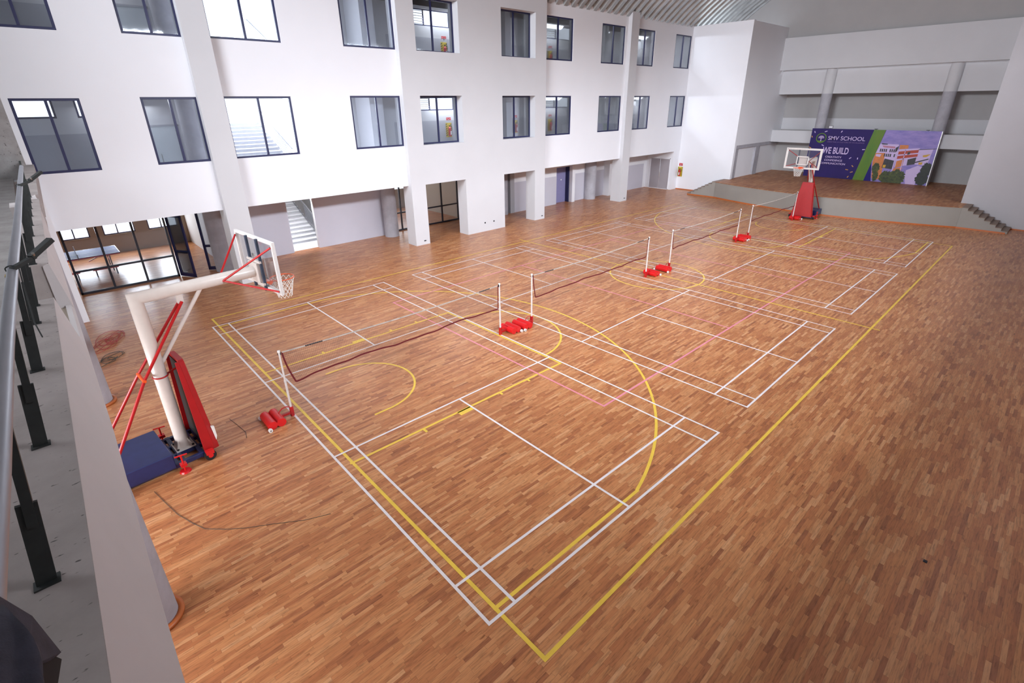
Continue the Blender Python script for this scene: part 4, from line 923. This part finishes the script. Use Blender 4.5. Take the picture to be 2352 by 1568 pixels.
    f = MB(); f.box(XB-0.03, XB+0.03, -0.87, 0.87, ZL, ZL+0.055, 0.004); f.box(XB-0.03, XB+0.03, -0.87, 0.87, ZH-0.055, ZH, 0.004); f.box(XB-0.03, XB+0.03, -0.87, -0.815, ZL+0.05, ZH-0.05); f.box(XB-0.03, XB+0.03, 0.815, 0.87, ZL+0.05, ZH-0.05)
    f.build('backboard_frame', 'post_white', r)
    q = MB(); x0, x1 = XB+0.013, XB+0.017
    q.box(x0, x1, -0.295, 0.295, 3.10, 3.15); q.box(x0, x1, -0.295, 0.295, 3.50, 3.55); q.box(x0, x1, -0.295, -0.245, 3.10, 3.55); q.box(x0, x1, 0.245, 0.295, 3.10, 3.55)
    q.box(x0, x1, -0.82, 0.82, ZL+0.05, ZL+0.09); q.box(x0, x1, -0.82, 0.82, ZH-0.09, ZH-0.05); q.box(x0, x1, -0.82, -0.77, ZL+0.05, ZH-0.05); q.box(x0, x1, 0.77, 0.82, ZL+0.05, ZH-0.05)
    q.build('target_square', 'post_white', r)
    for sy in (-0.24, 0.24): MB().box(XB-0.075, XB-0.03, sy-0.025, sy+0.025, ZL-0.02, ZH-0.02).build('upright', 'upright_blue', r)
    MB().box(2.02, XB-0.07, -0.20, 0.20, 3.06, 3.44, 0.004).build('mount_plate', 'cream_paint', r)
    for z_ in (3.02, 3.47): MB().bar((XB-0.08, -0.30, z_), (XB-0.08, 0.30, z_), 0.04, 0.04).build('mount_rail', 'cream_paint', r)
    for sy in (-1, 1):
        for z_ in (ZH-0.10, ZL+0.08):
            b = MB().cyl((1.40, sy*0.10, ZM-0.12), (XB-0.04, sy*0.82, z_), 0.019, n=10).build('brace_rod', 'red_paint', r)
    # rim, bracket and net
    rx_, rz_ = XB+0.39, 2.99; RA = 0.235
    MB().tube([(rx_+RA*math.cos(2*PI*i/36), RA*math.sin(2*PI*i/36), rz_) for i in range(36)], 0.010, 10, True).build('rim', 'orange_rim', r)
    q = MB(); q.box(XB+0.02, XB+0.035, -0.09, 0.09, 2.87, 3.01); q.prism([(XB+0.03, 2.995), (XB+0.19, 2.995), (XB+0.16, 2.94), (XB+0.03, 2.87)], 'y', -0.075, 0.075); q.build('rim_bracket', 'orange_rim', r)
    n_ = MB(); N, Lv = 12, 6
    def NP(k, i): 
        t = 2*PI*(i+0.5*(k % 2))/N; f_ = k/Lv; rr = RA*(1-0.42*f_**0.8); return (rx_+rr*math.cos(t), rr*math.sin(t), rz_-0.02-0.40*f_)
    for k in range(Lv):
        for i in range(N):
            n_.cyl(NP(k, i), NP(k+1, i), 0.0042, n=5, caps=False); n_.cyl(NP(k, i), NP(k+1, i-1 if k % 2 == 0 else i+1), 0.0042, n=5, caps=False)
    n_.build('hoop_net', 'net_white', r)
    return r
h0 = hoop((-2.235, 7.74, 0), 0.085, 'near basketball stand with navy weight box, white arm and glass backboard beside the gallery')
# worn white patch on the near pad's lower edge
MB().prism([(0.425, 0.62), (0.475, 0.60), (0.478, 0.38), (0.45, 0.30), (0.44, 0.45)], 'y', -0.545, -0.50).build('worn_patch', 'white_plastic', h0)
hoop((29.25, 7.22, 0), PI+0.03, 'far basketball stand with red front pad in front of the stage')

# ------------------------------------------------------------------ badminton posts and nets
def bpost(loc, rotz, label):
    r = thing('badminton_post', label, 'net post', loc, rotz, 'badminton net posts')
    MB().cyl((0, 0, 0.20), (0, 0, 0.88), 0.024, n=14).cyl((0, 0, 0.88), (0, 0, 1.58), 0.020, n=14).cyl((0, 0, 0.86), (0, 0, 0.89), 0.028, n=14).build('pole', 'post_white', r)
    MB().cyl((0, 0, 1.56), (0, 0, 1.60), 0.030, n=14).build('pole_cap', 'white_plastic', r)
    MB().box(0.018, 0.034, -0.014, 0.014, 1.50, 1.58).tube([(-0.02, 0, 1.50), (-0.035, 0, 1.52), (-0.03, 0, 1.56)], 0.005, 6).build('cord_hook', 'black_rubber', r)
    MB().box(-0.036, 0.036, -0.036, 0.036, 0.0, 0.235, 0.004).build('socket', 'red_paint', r)
    MB().bar((-0.03, 0, 0.09), (-0.25, 0, 0.09), 0.05, 0.05).bar((-0.25, 0, 0.06), (-0.56, 0, 0.06), 0.04, 0.03).build('base_arm', 'red_paint', r)
    MB().tube([(-0.02, 0, 0.225), (-0.10, 0, 0.27), (-0.19, 0, 0.26), (-0.26, 0, 0.20), (-0.29, 0, 0.165)], 0.012, 8).build('carry_handle', 'red_paint', r)
    for x in (-0.315, -0.495): MB().cyl((x, -0.265, 0.098), (x, 0.265, 0.098), 0.095, n=24).build('weight_drum', 'red_bright', r)
    for sy in (-1, 1):
        w_ = MB().cyl((-0.575, sy*0.285, 0.042), (-0.575, sy*0.335, 0.042), 0.042, n=18).build('wheel', 'white_plastic', r)
        MB().cyl((-0.575, sy*0.335, 0.042), (-0.575, sy*0.341, 0.042), 0.018, n=12).build('hub', 'steel', w_)
    MB().cyl((-0.575, -0.30, 0.042), (-0.575, 0.30, 0.042), 0.012, n=8).build('axle', 'red_paint', r)
    return r
PX = [(-0.20, 7.52, 0), (5.90, 7.46, PI), (7.16, 7.42, 0), (13.47, 7.46, PI), (15.11, 7.43, 0), (21.07, 7.40, PI), (22.38, 7.40, 0), (27.95, 7.33, PI)]
PL = ['white badminton post with red weights by the near end line, nearest the camera', 'badminton post carrying the far end of the nearest net', 'badminton post starting the second net, back to back with the first net pair',
      'badminton post at the far end of the second net in the centre circle', 'badminton post starting the third net beside the centre circle', 'badminton post at the far end of the third net',
      'badminton post starting the fourth net', 'badminton post standing before the red pad of the far basketball stand']
p0 = bpost(PX[0][:2]+(0,), 0, PL[0])
for (x, y, a), lab in zip(PX[1:], PL[1:]): dup(p0, (x, y, 0), a, lab, 'badminton net posts')
def bnet(a, b, label, marks, seed):
    (xa, ya), (xb, yb) = a, b; rg = random.Random(seed); L_ = xb-xa; ang = math.atan2(yb-ya, L_)
    r = thing('badminton_net', label, 'net', (xa, ya, 0), ang, 'badminton nets')
    def top(s): return 1.545-0.055*math.sin(PI*s)
    ph = rg.random()*6
    off0 = 0.10 if seed != 1 else 0.16
    def bot(s): return 0.80 - (0.022 if seed == 1 else 0.012)*math.sin(13*s+ph) - 0.012*math.sin(29*s+ph*2) - 0.006*math.sin(61*s) + (0.05 if seed == 1 else 0.035)*math.sin(PI*min(1, s*6)*0.5) - 0.0
    def X(s, v):   # v 0 top, 1 bottom
        return 0.06 + off0*(v**1.6)*(1-s)**8 + (L_-0.12)*s - 0.02*v*s
    def P_(s, v): return (X(s, v), 0.010*math.sin(9*s+ph)*v, top(s)*(1-v)+bot(s)*v)
    N = 150; NV = 19
    m_ = MB(); t = 0.0011
    for i in range(N+1):
        s = i/N; pts = [P_(s, v/6) for v in range(7)]
        for p, q in zip(pts[:-1], pts[1:]): m_.add([(p[0]-t, p[1], p[2]), (p[0]+t, p[1], p[2]), (q[0]+t, q[1], q[2]), (q[0]-t, q[1], q[2])], [(0, 1, 2, 3)])
    for j in range(1, NV):
        pts = [P_(i/40, j/NV) for i in range(41)]
        for p, q in zip(pts[:-1], pts[1:]): m_.add([(p[0], p[1], p[2]-t), (q[0], q[1], q[2]-t), (q[0], q[1], q[2]+t), (p[0], p[1], p[2]+t)], [(0, 1, 2, 3)])
    m_.build('mesh', 'net_brown', r)
    def tape(name, mat, pts, w_, th=0.004, vert=False):
        q = MB()
        for p, p2 in zip(pts[:-1], pts[1:]): q.bar(p, p2, th, w_, (0, 0, 1) if not vert else (1, 0, 0))
        return q.build(name, mat, r)
    tt = tape('top_tape', 'tape_grey', [P_(i/40, 0) for i in range(41)], 0.03)
    if marks:
        for s0 in (0.09, 0.88):
            k = MB(); xk = L_*s0; rr = random.Random(seed+int(s0*10))
            for i in range(9):
                z_ = top(xk/L_); wd = 0.030+0.014*rr.random(); k.box(xk, xk+wd, -0.0035, 0.0035, z_-0.016, z_+0.014); xk += wd+0.006
            k.build('tape_marks', 'frame_black', tt)
    tape('bottom_tape', 'net_maroon', [P_(i/60, 1) for i in range(61)], 0.040)
    tape('side_tape', 'net_maroon', [P_(0, v/8) for v in range(9)], 0.035, 0.004, True); tape('side_tape', 'net_maroon', [P_(1, v/8) for v in range(9)], 0.026, 0.004, True)
    MB().cyl((0.036, 0, 1.56), P_(0, 0), 0.004, n=6).cyl((L_-0.036, 0, 1.56), P_(1, 0), 0.004, n=6).build('cord', 'black_rubber', r)
for i, lab in enumerate(('nearest badminton net with a wavy maroon lower edge', 'second badminton net running toward the centre circle', 'third badminton net beyond the centre circle', 'farthest badminton net ending at the far basketball stand')):
    a, b = PX[2*i], PX[2*i+1]; bnet(a[:2], b[:2], lab, i < 3, i+1)

# ------------------------------------------------------------------ cables and litter on the floor
rg = random.Random(3)
def coil(cx_, cy_, n, mat, name, label, sx=0.45, sy=0.5):
    pts = []
    for i in range(n*14):
        t = i/14*2*PI; k = 0.55+0.45*math.sin(t*0.31+1.0)
        pts.append((cx_+sx*k*math.cos(t)+0.10*math.sin(t*0.73), cy_+sy*k*math.sin(t*1.03)+0.08*math.cos(t*0.41), 0.010+0.006*(i % 3)))
    tag(MB().tube(pts, 0.007, 6).build(name, mat), label, 'cable')
coil(-2.62, 15.2, 7, 'cable_red', 'cable', 'tangle of red cable on the floor beside the gallery', 0.42, 0.75); coil(-2.75, 13.75, 4, 'cable_dark', 'cable', 'thin dark cable coiled beside the red tangle near the gallery', 0.30, 0.35)
def floor_wire(pts, label):
    q = [(x, y, 0.006) for x, y in pts]; tag(MB().tube(q, 0.004, 6).build('wire', 'cable_dark'), label, 'wire')
floor_wire([(-2.923, 6.825), (-2.844, 6.397), (-2.746, 5.91), (-2.618, 5.531), (-2.498, 5.237), (-2.239, 4.978), (-2.001, 4.788), (-1.664, 4.579), (-1.244, 4.293), (-0.868, 4.13)], 'long thin dark wire curving over the parquet below the near basketball stand')
floor_wire([(-1.263, 8.344), (-1.208, 7.988), (-1.16, 7.587), (-1.21, 7.356)], 'short dark wire bit on the parquet between the near stand and the first net post')
tag(MB().box(5.08, 5.13, -2.92, -2.87, 0, 0.02, 0.004).build('debris', 'frame_black'), 'tiny black scrap on the right part of the floor', 'debris')
